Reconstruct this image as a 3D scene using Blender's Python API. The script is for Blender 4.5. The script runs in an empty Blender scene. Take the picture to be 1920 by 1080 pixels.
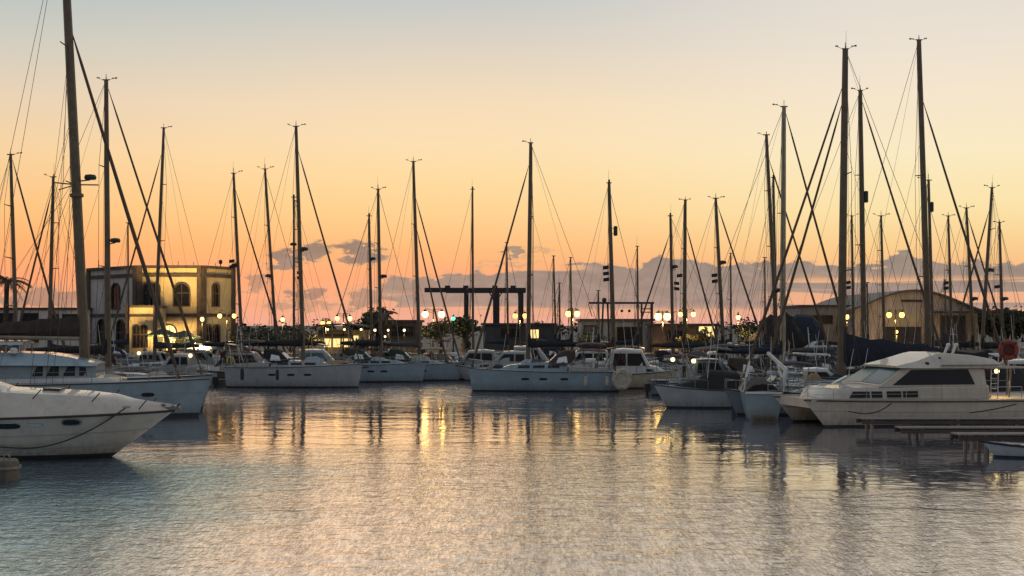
import bpy, bmesh, math, random
from mathutils import Vector, Matrix
random.seed(7)
sc = bpy.context.scene
col = sc.collection
PI = math.pi
F, CX, HY, H = 2400.0, 960.0, 610.0, 5.0      # focal length in photo pixels, principal column, horizon row, eye height
def P(px, py, Y): return Vector(((px-CX)*Y/F, Y, H+(HY-py)*Y/F))
def WX(px, Y): return (px-CX)*Y/F
def WZ(py, Y): return H+(HY-py)*Y/F
def YW(py, z=0.0): return (H-z)*F/(py-HY)     # depth at which height z is seen on row py
def lin(c):
    def f(x):
        x /= 255.0
        return x/12.92 if x <= .04045 else ((x+.055)/1.055)**2.4
    return (f(c[0]), f(c[1]), f(c[2]), 1.0)

# ------------------------------------------------------------------ materials
MATS = {}
def mat(name, c, rough=.5, metal=0.0, var=.18, scale=3.0, bump=0.0, bscale=20.0, spec=.5, streak=None, stretch=(1, 1, 1), coat=0.0):
    m = bpy.data.materials.new(name); m.use_nodes = True
    nt = m.node_tree; b = nt.nodes['Principled BSDF']
    b.inputs['Roughness'].default_value = rough; b.inputs['Metallic'].default_value = metal
    b.inputs['Specular IOR Level'].default_value = spec
    b.inputs['Coat Weight'].default_value = coat
    tc = nt.nodes.new('ShaderNodeTexCoord'); mp = nt.nodes.new('ShaderNodeMapping')
    mp.inputs['Scale'].default_value = stretch
    nt.links.new(tc.outputs['Object'], mp.inputs['Vector'])
    n = nt.nodes.new('ShaderNodeTexNoise'); n.inputs['Scale'].default_value = scale; n.inputs['Detail'].default_value = 6; n.inputs['Roughness'].default_value = .65
    nt.links.new(mp.outputs[0], n.inputs['Vector'])
    cr = nt.nodes.new('ShaderNodeValToRGB')
    lo = [max(0, x*(1-var)) for x in c]; hi = [min(1, x*(1+var*.7)) for x in c]
    cr.color_ramp.elements[0].position = .32; cr.color_ramp.elements[0].color = (*lo, 1)
    cr.color_ramp.elements[1].position = .68; cr.color_ramp.elements[1].color = (*hi, 1)
    nt.links.new(n.outputs['Fac'], cr.inputs[0])
    out = cr.outputs[0]
    if streak:                                        # rain and rust streaks running down
        mp2 = nt.nodes.new('ShaderNodeMapping'); mp2.inputs['Scale'].default_value = (1.0, 1.0, .09)
        nt.links.new(tc.outputs['Object'], mp2.inputs['Vector'])
        n2 = nt.nodes.new('ShaderNodeTexNoise'); n2.inputs['Scale'].default_value = 5.0; n2.inputs['Detail'].default_value = 4
        nt.links.new(mp2.outputs[0], n2.inputs['Vector'])
        r2 = nt.nodes.new('ShaderNodeMapRange'); r2.inputs[1].default_value = .5; r2.inputs[2].default_value = .8; r2.inputs[4].default_value = .55
        nt.links.new(n2.outputs['Fac'], r2.inputs[0])
        mx = nt.nodes.new('ShaderNodeMix'); mx.data_type = 'RGBA'
        nt.links.new(r2.outputs[0], mx.inputs[0]); nt.links.new(out, mx.inputs[6]); mx.inputs[7].default_value = (*streak, 1)
        out = mx.outputs[2]
        if name.startswith('gelcoat'):
            sz = nt.nodes.new('ShaderNodeSeparateXYZ'); nt.links.new(tc.outputs['Object'], sz.inputs[0])
            r3 = nt.nodes.new('ShaderNodeMapRange'); r3.inputs[1].default_value = .75; r3.inputs[2].default_value = .12; r3.inputs[3].default_value = 0; r3.inputs[4].default_value = 1
            nt.links.new(sz.outputs[2], r3.inputs[0])
            mm = nt.nodes.new('ShaderNodeMath'); mm.operation = 'MULTIPLY'; nt.links.new(r3.outputs[0], mm.inputs[0]); nt.links.new(n2.outputs['Fac'], mm.inputs[1])
            m3 = nt.nodes.new('ShaderNodeMix'); m3.data_type = 'RGBA'; nt.links.new(mm.outputs[0], m3.inputs[0]); nt.links.new(out, m3.inputs[6]); m3.inputs[7].default_value = (streak[0]*.35, streak[1]*.36, streak[2]*.33, 1)
            out = m3.outputs[2]
    nt.links.new(out, b.inputs['Base Color'])
    if bump > 0:
        nb = nt.nodes.new('ShaderNodeTexNoise'); nb.inputs['Scale'].default_value = bscale; nb.inputs['Detail'].default_value = 4
        nt.links.new(mp.outputs[0], nb.inputs['Vector'])
        bp = nt.nodes.new('ShaderNodeBump'); bp.inputs['Strength'].default_value = bump; bp.inputs['Distance'].default_value = .03
        nt.links.new(nb.outputs['Fac'], bp.inputs['Height']); nt.links.new(bp.outputs[0], b.inputs['Normal'])
    MATS[name] = m
    return m
def emit(name, c, s):
    m = bpy.data.materials.new(name); m.use_nodes = True
    nt = m.node_tree; b = nt.nodes['Principled BSDF']
    b.inputs['Base Color'].default_value = (.8, .7, .5, 1)
    b.inputs['Emission Color'].default_value = (*c, 1); b.inputs['Emission Strength'].default_value = s
    MATS[name] = m; return m
mat('gelcoat_warm', (.50, .43, .35), .32, var=.12, scale=1.5, streak=(.30, .26, .20), coat=.55)
mat('gelcoat_white', (.50, .50, .49), .32, var=.12, scale=1.5, streak=(.33, .31, .28), coat=.55)
mat('gelcoat_grey', (.27, .29, .30), .35, var=.16, scale=1.2, streak=(.24, .22, .20), coat=.55)
mat('gelcoat_blue', (.20, .27, .31), .35, var=.16, scale=1.2, streak=(.20, .22, .22), coat=.55)
mat('gelcoat_dark', (.10, .12, .15), .3, var=.25, scale=1.5, coat=.2)
mat('gelcoat_cream', (.42, .36, .24), .4, var=.16, scale=1.5, streak=(.28, .22, .14))
mat('antifoul_dark', (.025, .028, .035), .7, var=.4)
mat('antifoul_red', (.10, .02, .018), .7, var=.4)
mat('antifoul_blue', (.03, .05, .09), .7, var=.4)
mat('deck_paint', (.30, .30, .28), .6, var=.2, scale=4)
mat('mast_alloy', (.13, .092, .055), .5, metal=.0, var=.3, scale=2)
mat('mast_pale', (.33, .28, .20), .45, metal=.2, var=.25, scale=2)
mat('wire', (.035, .03, .028), .5, metal=.3)
mat('steel', (.45, .44, .42), .25, metal=.9, var=.2)
mat('steel_dull', (.22, .21, .20), .4, metal=.6, var=.3)
mat('glass_dark', (.010, .010, .012), .22, var=.3, spec=.3)
mat('glass_teal', (.05, .12, .13), .1, var=.3, spec=.6)
mat('clear_vinyl', (.72, .72, .74), .25, var=.12, scale=6)
mat('canvas_navy', (.018, .022, .038), .85, var=.35, bump=.4, bscale=9)
mat('canvas_brown', (.05, .032, .026), .85, var=.35, bump=.4, bscale=9)
mat('canvas_black', (.014, .012, .013), .85, var=.4, bump=.5, bscale=8)
mat('canvas_grey', (.085, .08, .08), .85, var=.3, bump=.4, bscale=9)
mat('canvas_green', (.02, .035, .028), .85, var=.35, bump=.4, bscale=9)
mat('canvas_tan', (.30, .20, .10), .85, var=.25, bump=.3, bscale=9)
mat('canvas_maroon', (.07, .02, .02), .85, var=.3, bump=.4, bscale=9)
mat('sail_roll', (.10, .065, .042), .8, var=.35, scale=4, stretch=(1, 1, .4))
mat('rubber', (.02, .02, .02), .7)
mat('rubber_pale', (.42, .37, .29), .6, var=.35, scale=5, bump=.5)
mat('hypalon_grey', (.33, .36, .40), .55, var=.15)
mat('rope', (.05, .042, .035), .9, var=.3, scale=30)
mat('teak', (.16, .09, .05), .65, var=.35, stretch=(1, 12, 12), scale=2)
mat('wood_wet', (.10, .075, .05), .6, var=.5, scale=3, bump=.8, bscale=10, stretch=(1, 1, .3))
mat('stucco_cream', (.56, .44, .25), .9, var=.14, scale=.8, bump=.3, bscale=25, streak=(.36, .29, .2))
mat('stucco_shaded', (.44, .41, .40), .9, var=.18, scale=.7, bump=.3, bscale=25, streak=(.24, .22, .2))  # clubhouse stucco with the unlit side's shade put into the colour
mat('stone_dark', (.075, .055, .045), .9, var=.35, scale=1.5, bump=.5, bscale=12)
mat('wall_white', (.46, .42, .38), .9, var=.2, scale=.6, streak=(.30, .26, .22))
mat('wall_brown', (.15, .105, .08), .9, var=.3, scale=.6, bump=.3, bscale=10, streak=(.10, .07, .05))
mat('wall_slate', (.07, .068, .075), .8, var=.3, scale=.8)
mat('roof_sheet', (.12, .10, .09), .6, var=.3, scale=1.0, stretch=(8, 1, 1))
mat('roof_dark', (.05, .042, .04), .8, var=.4)
mat('shutter', (.20, .16, .12), .6, var=.2, stretch=(1, 1, 14), scale=2)
mat('paving', (.13, .115, .10), .85, var=.35, scale=.4, bump=.3, bscale=3)
mat('concrete', (.17, .155, .14), .85, var=.4, scale=1.0, bump=.5, bscale=8, streak=(.06, .055, .05))
mat('crane_paint', (.022, .022, .028), .6, var=.3)
mat('lamp_iron', (.03, .03, .028), .5, metal=.4)
mat('leaf_dark', (.03, .042, .022), .8, var=.5, scale=2)
mat('leaf_mid', (.06, .075, .03), .8, var=.45, scale=2)
mat('leaf_lamplit', (.13, .12, .035), .8, var=.4, scale=2)  # leaf colour with the lamps' yellow light put in
mat('leaf_dry', (.10, .075, .04), .8, var=.4, scale=2)
mat('bark', (.06, .045, .035), .9, var=.4, bump=.6)
mat('car_white', (.5, .5, .5), .25, var=.06, coat=.5)
mat('car_dark', (.05, .05, .06), .25, var=.1, coat=.5)
mat('car_red', (.16, .035, .03), .25, var=.1, coat=.5)
mat('red_paint', (.22, .04, .03), .55, var=.35, scale=5)
mat('plastic_white', (.65, .64, .62), .4, var=.1)
mat('strip_dull', (.45, .36, .05), .6)
mat('plastic_black', (.02, .02, .022), .5)
mat('flag_dark', (.03, .02, .025), .8)
emit('lamp_glow', (1.0, .60, .15), 5.0)
emit('lamp_amber', (1.0, .50, .10), 3.2)
emit('lamp_bright', (1.0, .60, .15), 16.0)
emit('lamp_strong', (1.0, .58, .12), 9.0)
emit('lamp_white', (1.0, .84, .55), 3.0)
emit('lamp_green', (.05, .9, .45), 3.0)
emit('lamp_deck', (1.0, .78, .32), 3.0)
emit('window_lit', (1.0, .70, .26), 1.3)
emit('strip_lit', (.95, .85, .35), 1.6)

# ------------------------------------------------------------------ mesh helpers
class MB:
    def __init__(self): self.v = []; self.f = []; self.mi = []
    def add(self, vs, fs, m=0):
        o = len(self.v); self.v += [tuple(v) for v in vs]
        self.f += [tuple(i+o for i in f) for f in fs]; self.mi += [m]*len(fs); return self
    def box(self, c, s, rz=0.0, m=0, ry=0.0):
        R = Matrix.Rotation(rz, 3, 'Z') @ Matrix.Rotation(ry, 3, 'Y'); c = Vector(c)
        vs = [c + R @ Vector((x*s[0]/2, y*s[1]/2, z*s[2]/2)) for x in (-1, 1) for y in (-1, 1) for z in (-1, 1)]
        return self.add(vs, [(0, 1, 3, 2), (4, 6, 7, 5), (0, 4, 5, 1), (2, 3, 7, 6), (0, 2, 6, 4), (1, 5, 7, 3)], m)
    def tube(self, pts, r, n=6, m=0, sx=1.0):
        pts = [Vector(p) for p in pts]; k = len(pts)
        rs = list(r) if isinstance(r, (list, tuple)) else [r]*k
        rings = []; prev = None
        for i, p in enumerate(pts):
            d = (pts[min(i+1, k-1)]-pts[max(i-1, 0)]).normalized()
            a = prev if prev is not None else (Vector((0, 1, 0)) if abs(d.y) < .9 else Vector((1, 0, 0)))
            a = (a-d*a.dot(d)).normalized(); b = d.cross(a); prev = a
            rings.append([p+(a*math.cos(2*PI*j/n)*sx+b*math.sin(2*PI*j/n))*rs[i] for j in range(n)])
        return self.loft(rings, m=m)
    def loft(self, rings, closed=True, caps=True, m=0):
        n = len(rings[0]); vs = [v for r in rings for v in r]; fs = []
        for i in range(len(rings)-1):
            for j in range(n if closed else n-1):
                a = i*n+j; b = i*n+(j+1) % n
                fs.append((a, b, b+n, a+n))
        if caps and closed: fs += [tuple(range(n))[::-1], tuple((len(rings)-1)*n+j for j in range(n))]
        return self.add(vs, fs, m)
    def ball(self, c, r, nu=10, nv=7, s=(1, 1, 1), m=0):
        c = Vector(c); rings = []
        for i in range(1, nv):
            t = PI*i/nv
            rings.append([c+Vector((math.sin(t)*math.cos(2*PI*j/nu)*s[0], math.sin(t)*math.sin(2*PI*j/nu)*s[1], math.cos(t)*s[2]))*r for j in range(nu)])
        return self.loft(rings, m=m)
    def lathe(self, c, prof, n=12, m=0):
        c = Vector(c)
        return self.loft([[c+Vector((r*math.cos(2*PI*j/n), r*math.sin(2*PI*j/n), z)) for j in range(n)] for r, z in prof], m=m)
    def prism(self, front, back, m=0):
        n = len(front)
        return self.add(list(front)+list(back), [tuple(range(n)), tuple(range(2*n-1, n-1, -1))]+[(i, (i+1) % n, n+(i+1) % n, n+i) for i in range(n)], m)
    def build(self, name, mats, parent=None, smooth=0.6, label=None):
        me = bpy.data.meshes.new(name)
        me.from_pydata(self.v, [], self.f)
        if isinstance(mats, str): mats = [mats]
        for k in mats: me.materials.append(MATS[k])
        me.polygons.foreach_set('material_index', self.mi)
        bm = bmesh.new(); bm.from_mesh(me)
        bmesh.ops.recalc_face_normals(bm, faces=bm.faces[:]); bm.to_mesh(me); bm.free()
        if smooth:
            me.shade_smooth(); me.set_sharp_from_angle(angle=smooth)
        me.update()
        o = bpy.data.objects.new(name, me); col.objects.link(o)
        if parent is not None: o.parent = parent
        if label: o['label'] = label
        return o
def thing(name, label, cat, loc=(0, 0, 0), rz=0.0, group=None):
    o = bpy.data.objects.new(name, None); col.objects.link(o)
    o.empty_display_size = .5
    o.location = loc; o.rotation_euler = (0, 0, rz); o['label'] = label; o['category'] = cat
    if group: o['group'] = group
    return o
def tag(o, label, cat, group=None):
    o['label'] = label; o['category'] = cat
    if group: o['group'] = group
    return o
def copy_tree(o, parent=None):
    c = o.copy(); col.objects.link(c)
    if parent is not None: c.parent = parent
    for ch in list(o.children): copy_tree(ch, c)
    return c
def lerp(a, b, t): return a+(b-a)*t
def sstep(a, b, x):
    t = min(1, max(0, (x-a)/(b-a))); return t*t*(3-2*t)

# ------------------------------------------------------------------ boat building blocks (local: +x bow, z=0 waterline, x=0 midships)
class Hull:
    def __init__(s, L, B, fbb, fbs, rake=1.0, tw=.72, draft=.45, dip=.06, full=.36, wmax=.42, flare=.4, tr=0.0, boot=.12):
        s.L, s.B, s.fbb, s.fbs, s.rake, s.tw, s.draft, s.dip, s.full, s.wmax, s.flare, s.tr, s.boot = L, B, fbb, fbs, rake, tw, draft, dip, full, wmax, flare, tr, boot
    def w(s, t):
        if t < s.wmax: k = s.tw+(1-s.tw)*math.sin(t/s.wmax*PI/2)
        else: k = max(0, 1-((t-s.wmax)/(1-s.wmax))**2.3)**.85
        return max(.018, k)*s.B/2
    def sheer(s, t): return s.fbs+(s.fbb-s.fbs)*t**1.7-s.dip*4*t*(1-t)
    def d(s, t): return s.draft*(1-.8*t**5)
    def yz(s, t, z):
        sh = s.sheer(t); d = s.d(t); u = min(1, max(0, (z+d)/(sh+d)))
        return s.w(t)*u**(s.full+s.flare*t**2.5)
    def xz(s, t, z):
        k = 1-z/s.sheer(t)
        return s.L*(t-.5)-s.rake*t**4*k+s.tr*(1-t)**6*(-k)
    def side(s, x, z): return s.yz(min(1, max(0, x/s.L+.5)), z)
    def mesh(s, parent, mats, name='hull', n=26):
        mb = MB(); rows = []
        for i in range(n+1):
            q = i/n; t = 1-(1-q)**1.35
            sh = s.sheer(t)
            zs = [-s.d(t), -s.d(t)*.5, -.02, s.boot]+[lerp(s.boot, sh, k/5) for k in range(1, 6)]
            P_ = [Vector((s.xz(t, z), s.yz(t, z), z)) for z in zs]
            S_ = [Vector((p.x, -p.y, p.z)) for p in P_]
            top = Vector((P_[-1].x, 0, sh+.06*s.w(t)))
            rows.append(P_[::1]+[top]+S_[::-1])
        m = len(rows[0]); vs = [v for r in rows for v in r]; o = 0
        nz = 9
        for i in range(n):
            for j in range(m-1):
                jj = j if j < nz-1 else (m-2-j)
                mi = 1 if jj < 3 else 0
                if j in (nz-1, nz): mi = 2
                mb.f.append((i*m+j, i*m+j+1, (i+1)*m+j+1, (i+1)*m+j)); mb.mi.append(mi)
        mb.f.append(tuple(range(m))); mb.mi.append(0)
        mb.f.append(tuple(n*m+j for j in range(m))); mb.mi.append(0)
        mb.v = [tuple(v) for v in vs]
        return mb.build(name, mats, parent, smooth=.7)
    def strake(s, parent, matn, name='rubbing_strake', dz=-.03, r=.035, off=.01):
        mb = MB()
        for sg in (1, -1):
            pts = []
            for i in range(25):
                t = i/24; z = s.sheer(t)+dz
                pts.append((s.xz(t, z)+(.02 if i == 24 else 0), sg*(s.yz(t, z)+off), z))
            mb.tube(pts, r, 5)
        return mb.build(name, matn, parent)
    def patch(s, poly, parent, matn, name, sides=(1, -1), out=.02):
        o = None
        for sg in sides:
            mb = MB()
            fr = [(x, sg*(s.side(x, z)+out), z) for x, z in poly]; bk = [(x, sg*(s.side(x, z)-.05), z) for x, z in poly]
            mb.prism(fr, bk); o = mb.build(name, matn, parent, smooth=0)
        return o
    def rail(s, parent, t0=.04, t1=.985, h=.6, n=7, r=.014, wires=2, mt='steel_dull', name='guard_rail', inset=.08):
        mb = MB()
        for sg in (1, -1):
            tops = []
            for i in range(n):
                t = lerp(t0, t1, i/(n-1)); z = s.sheer(t); y = max(.05, s.w(t)-inset)
                x = s.xz(t, z)
                mb.tube([(x, sg*y, z-.02), (x, sg*y, z+h)], r*1.25, 5); tops.append((x, sg*y, z+h))
            mb.tube(tops, r, 4)
            for k in range(1, wires): mb.tube([(a, b, c-h*k/wires) for a, b, c in tops], r*.7, 4)
        return mb.build(name, mt, parent)
def oval(cx, cz, a, b, n=12, p=3.0):
    out = []
    for i in range(n):
        c, s = math.cos(2*PI*i/n), math.sin(2*PI*i/n)
        out.append((cx+a*math.copysign(abs(c)**(2/p), c), cz+b*math.copysign(abs(s)**(2/p), s)))
    return out

class House:                                          # lofted superstructure; stations (x, zb, zt, half width bottom, half width top)
    def __init__(s, st, ch=.12, crown=.06, planar=False):
        if planar:                                    # keep the side walls flat: every station leans by the same slope
            zr = max(a[2] for a in st); hb = max(a[3] for a in st); ht = max(a[4] for a in st if a[2] > zr-.12); z0 = min(a[1] for a in st)
            st = [(x, zb, z, hb, hb+(ht-hb)*(z-z0)/(zr-z0)) for x, zb, z, _, _ in st]
        s.st, s.ch, s.crown = st, ch, crown
    def at(s, x):
        st = s.st
        for a, b in zip(st, st[1:]):
            lo, hi = (a, b) if a[0] <= b[0] else (b, a)
            if lo[0] <= x <= hi[0]:
                t = (x-lo[0])/max(1e-6, hi[0]-lo[0]); return [lerp(p, q, t) for p, q in zip(lo, hi)]
        return list(st[0] if abs(x-st[0][0]) < abs(x-st[-1][0]) else st[-1])
    def y(s, x, z):
        _, zb, zt, hb, ht = s.at(x); t = min(1, max(0, (z-zb)/max(1e-6, zt-zb))); return lerp(hb, ht, t)
    def mesh(s, parent, mats, name='cabin', label=None):
        mb = MB(); rings = []
        for x, zb, zt, hb, ht in s.st:
            c = min(s.ch, (zt-zb)*.45, ht*.6)
            rings.append([Vector(v) for v in ((x, hb, zb), (x, lerp(hb, ht, .9), zt-c), (x, ht-c*.8, zt), (x, 0, zt+s.crown), (x, -ht+c*.8, zt), (x, -lerp(hb, ht, .9), zt-c), (x, -hb, zb))])
        mb.loft(rings)
        return mb.build(name, mats, parent, smooth=.55, label=label)
    def window(s, poly, parent, matn='glass_dark', name='window', sides=(1, -1), out=.015):
        for sg in sides:
            fr = [(x, sg*(s.y(x, z)+out), z) for x, z in poly]; bk = [(x, sg*(s.y(x, z)-.04), z) for x, z in poly]
            o = MB().prism(fr, bk).build(name, matn, parent, smooth=0)
        return o
    def screen(s, i, s0, s1, y0, y1, parent, matn='glass_dark', name='windscreen', out=.02):
        a, b = s.st[i], s.st[i+1]; pts = []
        for q, yy in ((s0, y0), (s0, y1), (s1, y1), (s1, y0)):
            c = s.ch*.8; h = lerp(a[4], b[4], q)-c
            pts.append(Vector((lerp(a[0], b[0], q), yy*h, lerp(a[2], b[2], q)+s.crown*(1-abs(yy)))))
        nrm = (pts[1]-pts[0]).cross(pts[3]-pts[0]).normalized()
        if nrm.z < 0: nrm = -nrm
        return MB().prism([p+nrm*out for p in pts], [p-nrm*.05 for p in pts]).build(name, matn, parent, smooth=0)

def rig(root, xm, zdeck, ztop, lean, r, hull, fs_z=None, fs_x=None, fs_kind='roll', spr=(.42, .68), boom=None, cover='canvas_navy', boom_len=4.5,
        boom_z=1.3, back=True, gear='vane', radar=None, shrouds=True, box=None, mt='mast_alloy', yaw=0.0, fs2=None, flags=0, cover_h=.55, light=False, spl=1.05, wr=.015):
    """mast, standing rigging and boom; lean = world x offset of the masthead"""
    lx, ly = lean*math.cos(yaw), -lean*math.sin(yaw)
    def M(z):
        k = (z-zdeck)/(ztop-zdeck); return Vector((xm+lx*k, ly*k, z))
    hgt = ztop-zdeck
    mb = MB(); mb.tube([M(lerp(zdeck-.1, ztop, k/8)) for k in range(9)], [r*lerp(1.05, .72, (k/8)**2) for k in range(9)], 8, sx=.75)
    mast = mb.build('mast', mt, root)
    tip = M(ztop); gs = random.uniform(.55, .9); rnd = random.uniform(.4, 1.0); flip = random.choice((-1, 1))
    class V2:
        pass
    def G(x, y, z): return tip+Vector((x*gs*flip, y*gs, z*gs))
    g = MB(); g.tube([G(-.30, 0, .02), G(.30, 0, .02)], .045, 5)
    if gear in ('vane', 'both'):
        g.tube([tip, G(0, 0, .35+.3*rnd)], .02, 4); g.tube([G(.28, 0, .03), G(.45+.25*rnd, .1, .26*rnd)], .014, 4)
        g.tube([G(.38+.2*rnd, .1, .28*rnd), G(.66+.25*rnd, .1, .30*rnd)], [.045, .015], 4); g.box(G(.70+.25*rnd, .1, .32*rnd), (.13, .02, .10))
    if gear in ('cups', 'both'):
        k = .5+.35*rnd; g.tube([G(-.28, 0, .03), G(-k, 0, .26*rnd)], .013, 4)
        for a in range(3): g.ball(G(-k+.1*math.cos(a*2.1), .1*math.sin(a*2.1), .27*rnd+.04), .045, 6, 4)
        g.tube([tip, G(0, 0, .3)], .03, 4)
    if gear == 'whip' or rnd > .75: g.tube([tip+Vector((-.05, 0, 0)), tip+Vector((-.04, 0, 1.1))], [.014, .006], 4)
    if gear == 'lamp': g.lathe(tip, [(.05, 0), (.09, .05), (.09, .25), (.03, .3)], 7)
    g.build('masthead_gear', 'wire', mast)
    tips = []
    for k in spr:
        z = zdeck+hgt*k; half = spl*(1.15-.45*k)
        for sg in (1, -1):
            e = M(z)+Vector((-.25*half, sg*half, .08)); MB().tube([M(z), e], [.05, .03], 5).build('spreader', mt, mast); tips.append((k, sg, e))
    if shrouds:
        sh = MB()
        for sg in (1, -1):
            ch = Vector((xm-.35, sg*(hull.side(xm, hull.sheer(.5))-.12) if hull else sg*1.6, zdeck-.05))
            pts = [ch]+[e for k, s_, e in tips if s_ == sg]+[M(ztop-.15)]
            sh.tube(pts, wr, 4)
            if tips:
                z1 = zdeck+hgt*spr[0]
                sh.tube([ch+Vector((.5, 0, 0)), M(z1-.1)], wr*.85, 4); sh.tube([ch-Vector((.5, 0, 0)), M(z1-.1)], wr*.85, 4)
        for q in (.25, .6):                           # halyards led down the mast, slack enough to stand off it
            sh.tube([M(ztop-.3)+Vector((-.12, .1, 0)), M(lerp(zdeck, ztop, .5))+Vector((-.30*q-.1, .22*q, 0)), M(zdeck+.4)+Vector((-.2-q*.4, .3*q, 0))], wr*.7, 3)
        sh.tube([M(lerp(zdeck, ztop, .72)), Vector((xm-hull.L*.30, .9, zdeck)) if hull else M(zdeck)], wr*.7, 3)
        if spr and hull: sh.tube([M(lerp(zdeck, ztop, spr[0])), Vector((xm+hull.L*.2, 0, zdeck))], wr*.8, 3)
        sh.build('shrouds', 'wire', mast)
    if fs_z and hull:
        foot = Vector((fs_x if fs_x is not None else hull.L*.5-.25, 0, hull.sheer(1)+.15))
        for q, (fz, fx) in enumerate([(fs_z, foot.x)]+([fs2] if fs2 else [])):
            A = M(fz)+Vector((.12, 0, 0)); Bq = Vector((fx, 0, foot.z))
            mb = MB(); pts = [lerp(A, Bq, k/10)+Vector((0, 0, -.10*math.sin(PI*k/10))) for k in range(11)]
            if fs_kind == 'roll':
                mb.tube(pts, [wr]+[.06]+[lerp(.065, .105, k/8) for k in range(8)]+[.05], 7)
                mb.lathe(Bq+Vector((-.04, 0, -.02)), [(.03, -.08), (.13, -.05), (.13, .05), (.05, .08)], 8)
                mb.build('furled_sail', 'sail_roll', mast)
            else:
                mb.tube(pts, wr*1.3, 4); mb.build('forestay', 'wire', mast)
    if back and hull:
        MB().tube([M(ztop), Vector((-hull.L*.5+.15, 0, hull.sheer(0)+.1))], wr, 4).build('backstay', 'wire', mast)
    if boom:
        zb = zdeck+boom_z; a = Vector((xm-r-.05, 0, zb)); b = Vector((xm-boom_len, 0, zb+.1))
        bo = MB().tube([a, b], [.09, .075], 7).build('boom', mt, root)
        if cover:
            rings = []
            for k in range(9):
                q = k/8; c = lerp(a, b, q); hh = cover_h*lerp(1.0, .42, q)*(1+.07*math.sin(q*17+xm)); ww = lerp(.2, .14, q)
                rings.append([c+Vector((0, math.cos(th)*ww*(1 if math.sin(th) < .2 else .8), math.sin(th)*hh*.55+hh*.38)) for th in [2*PI*j/9 for j in range(9)]])
            cm = MB().loft(rings)
            cm.tube([a+Vector((.05, 0, 0)), M(zb+cover_h*1.9)+Vector((-.02, 0, 0))], [.22, .13], 7)
            cm.build('sail_cover', cover, bo, smooth=.9)
        MB().tube([b+Vector((.3, 0, 0)), Vector((b.x+.5, 0, zdeck-.1))], .015, 4).build('mainsheet', 'rope', bo)
        MB().tube([b, M(ztop)], wr*.6, 3).build('topping_lift', 'wire', bo)
    if radar:
        z = radar[0]; c = M(z)+Vector((radar[1], 0, 0))
        rd = MB(); rd.lathe(c, [(.05, -.14), (.30, -.12), (.34, 0), (.28, .13), (.05, .17)], 12)
        rd.build('radar_dome', 'plastic_black', mast)
        MB().tube([M(z-.25), c+Vector((0, 0, -.14))], .04, 5).build('radar_bracket', 'wire', mast)
    if box:
        c = M(box[0])+Vector((box[1], 0, 0)); bb = MB(); bb.lathe(c, [(.04, -.42), (.17, -.38), (.17, .38), (.04, .42)], 9); bb.tube([M(box[0]-.2), c-Vector((0, 0, .2))], .02, 4); bb.tube([M(box[0]+.2), c+Vector((0, 0, .2))], .02, 4)
        bb.build('radar_reflector', 'plastic_black', mast)
    for k in range(flags):
        c = M(zdeck+hgt*.52-k*.5)+Vector((-.75, -.3, 0))
        MB().prism([c, c+Vector((.5, .03, .06)), c+Vector((.5, .03, .36)), c+Vector((0, 0, .30))], [c+Vector((0, .02, 0)), c+Vector((.5, .05, .06)), c+Vector((.5, .05, .36)), c+Vector((0, .02, .30))]).build('flag', 'flag_dark', mast)
    return mast, M

def sprayhood(root, x, z, w, l, h, fab, nwin=2, win='clear_vinyl'):
    st = [(x+l, z, z+.10, w*.86, w*.8), (x+l*.55, z, z+h*.75, w*.95, w*.72), (x+l*.25, z, z+h*.98, w, w*.75), (x, z, z+h, w, w*.76), (x-l*.35, z+h*.45, z+h*.97, w, w*.76)]
    hs = House(st, .22, .06); o = hs.mesh(root, fab, 'sprayhood')
    if nwin:
        hs.screen(0, .2, .92, -.85, -.08, o, win, 'hood_window', .02); hs.screen(0, .2, .92, .08, .85, o, win, 'hood_window', .02)
        hs.window([(x+l*.62, z+.12), (x+l*.5, z+h*.5), (x+l*.1, z+h*.62), (x+.05*l, z+.12)], o, win, 'hood_window')
    return o
def bimini(root, x0, x1, z, w, h, fab, frame='steel_dull'):
    st = []
    for k in range(6):
        q = k/5; st.append((lerp(x0, x1, q), z+h-.12-.10*(2*q-1)**2, z+h-.03-.12*(2*q-1)**2, w, w*.9))
    o = House(st, .05, .09).mesh(root, fab, 'bimini')
    fr = MB()
    for x in (lerp(x0, x1, .15), lerp(x0, x1, .85)):
        fr.tube([(lerp(x, (x0+x1)/2, .5), w*.98, z), (x, w*.93, z+h-.16), (x, 0, z+h-.10), (x, -w*.93, z+h-.16), (lerp(x, (x0+x1)/2, .5), -w*.98, z)], .02, 5)
    for sg in (1, -1): fr.tube([(lerp(x0, x1, .15)*.5+lerp(x0, x1, .85)*.5, sg*w*.985, z+.02), (lerp(x0, x1, .15), sg*w*.93, z+h-.2), (lerp(x0, x1, .85), sg*w*.93, z+h-.2)], .012, 4)
    fr.build('canopy_frame', frame, o); return o

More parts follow.
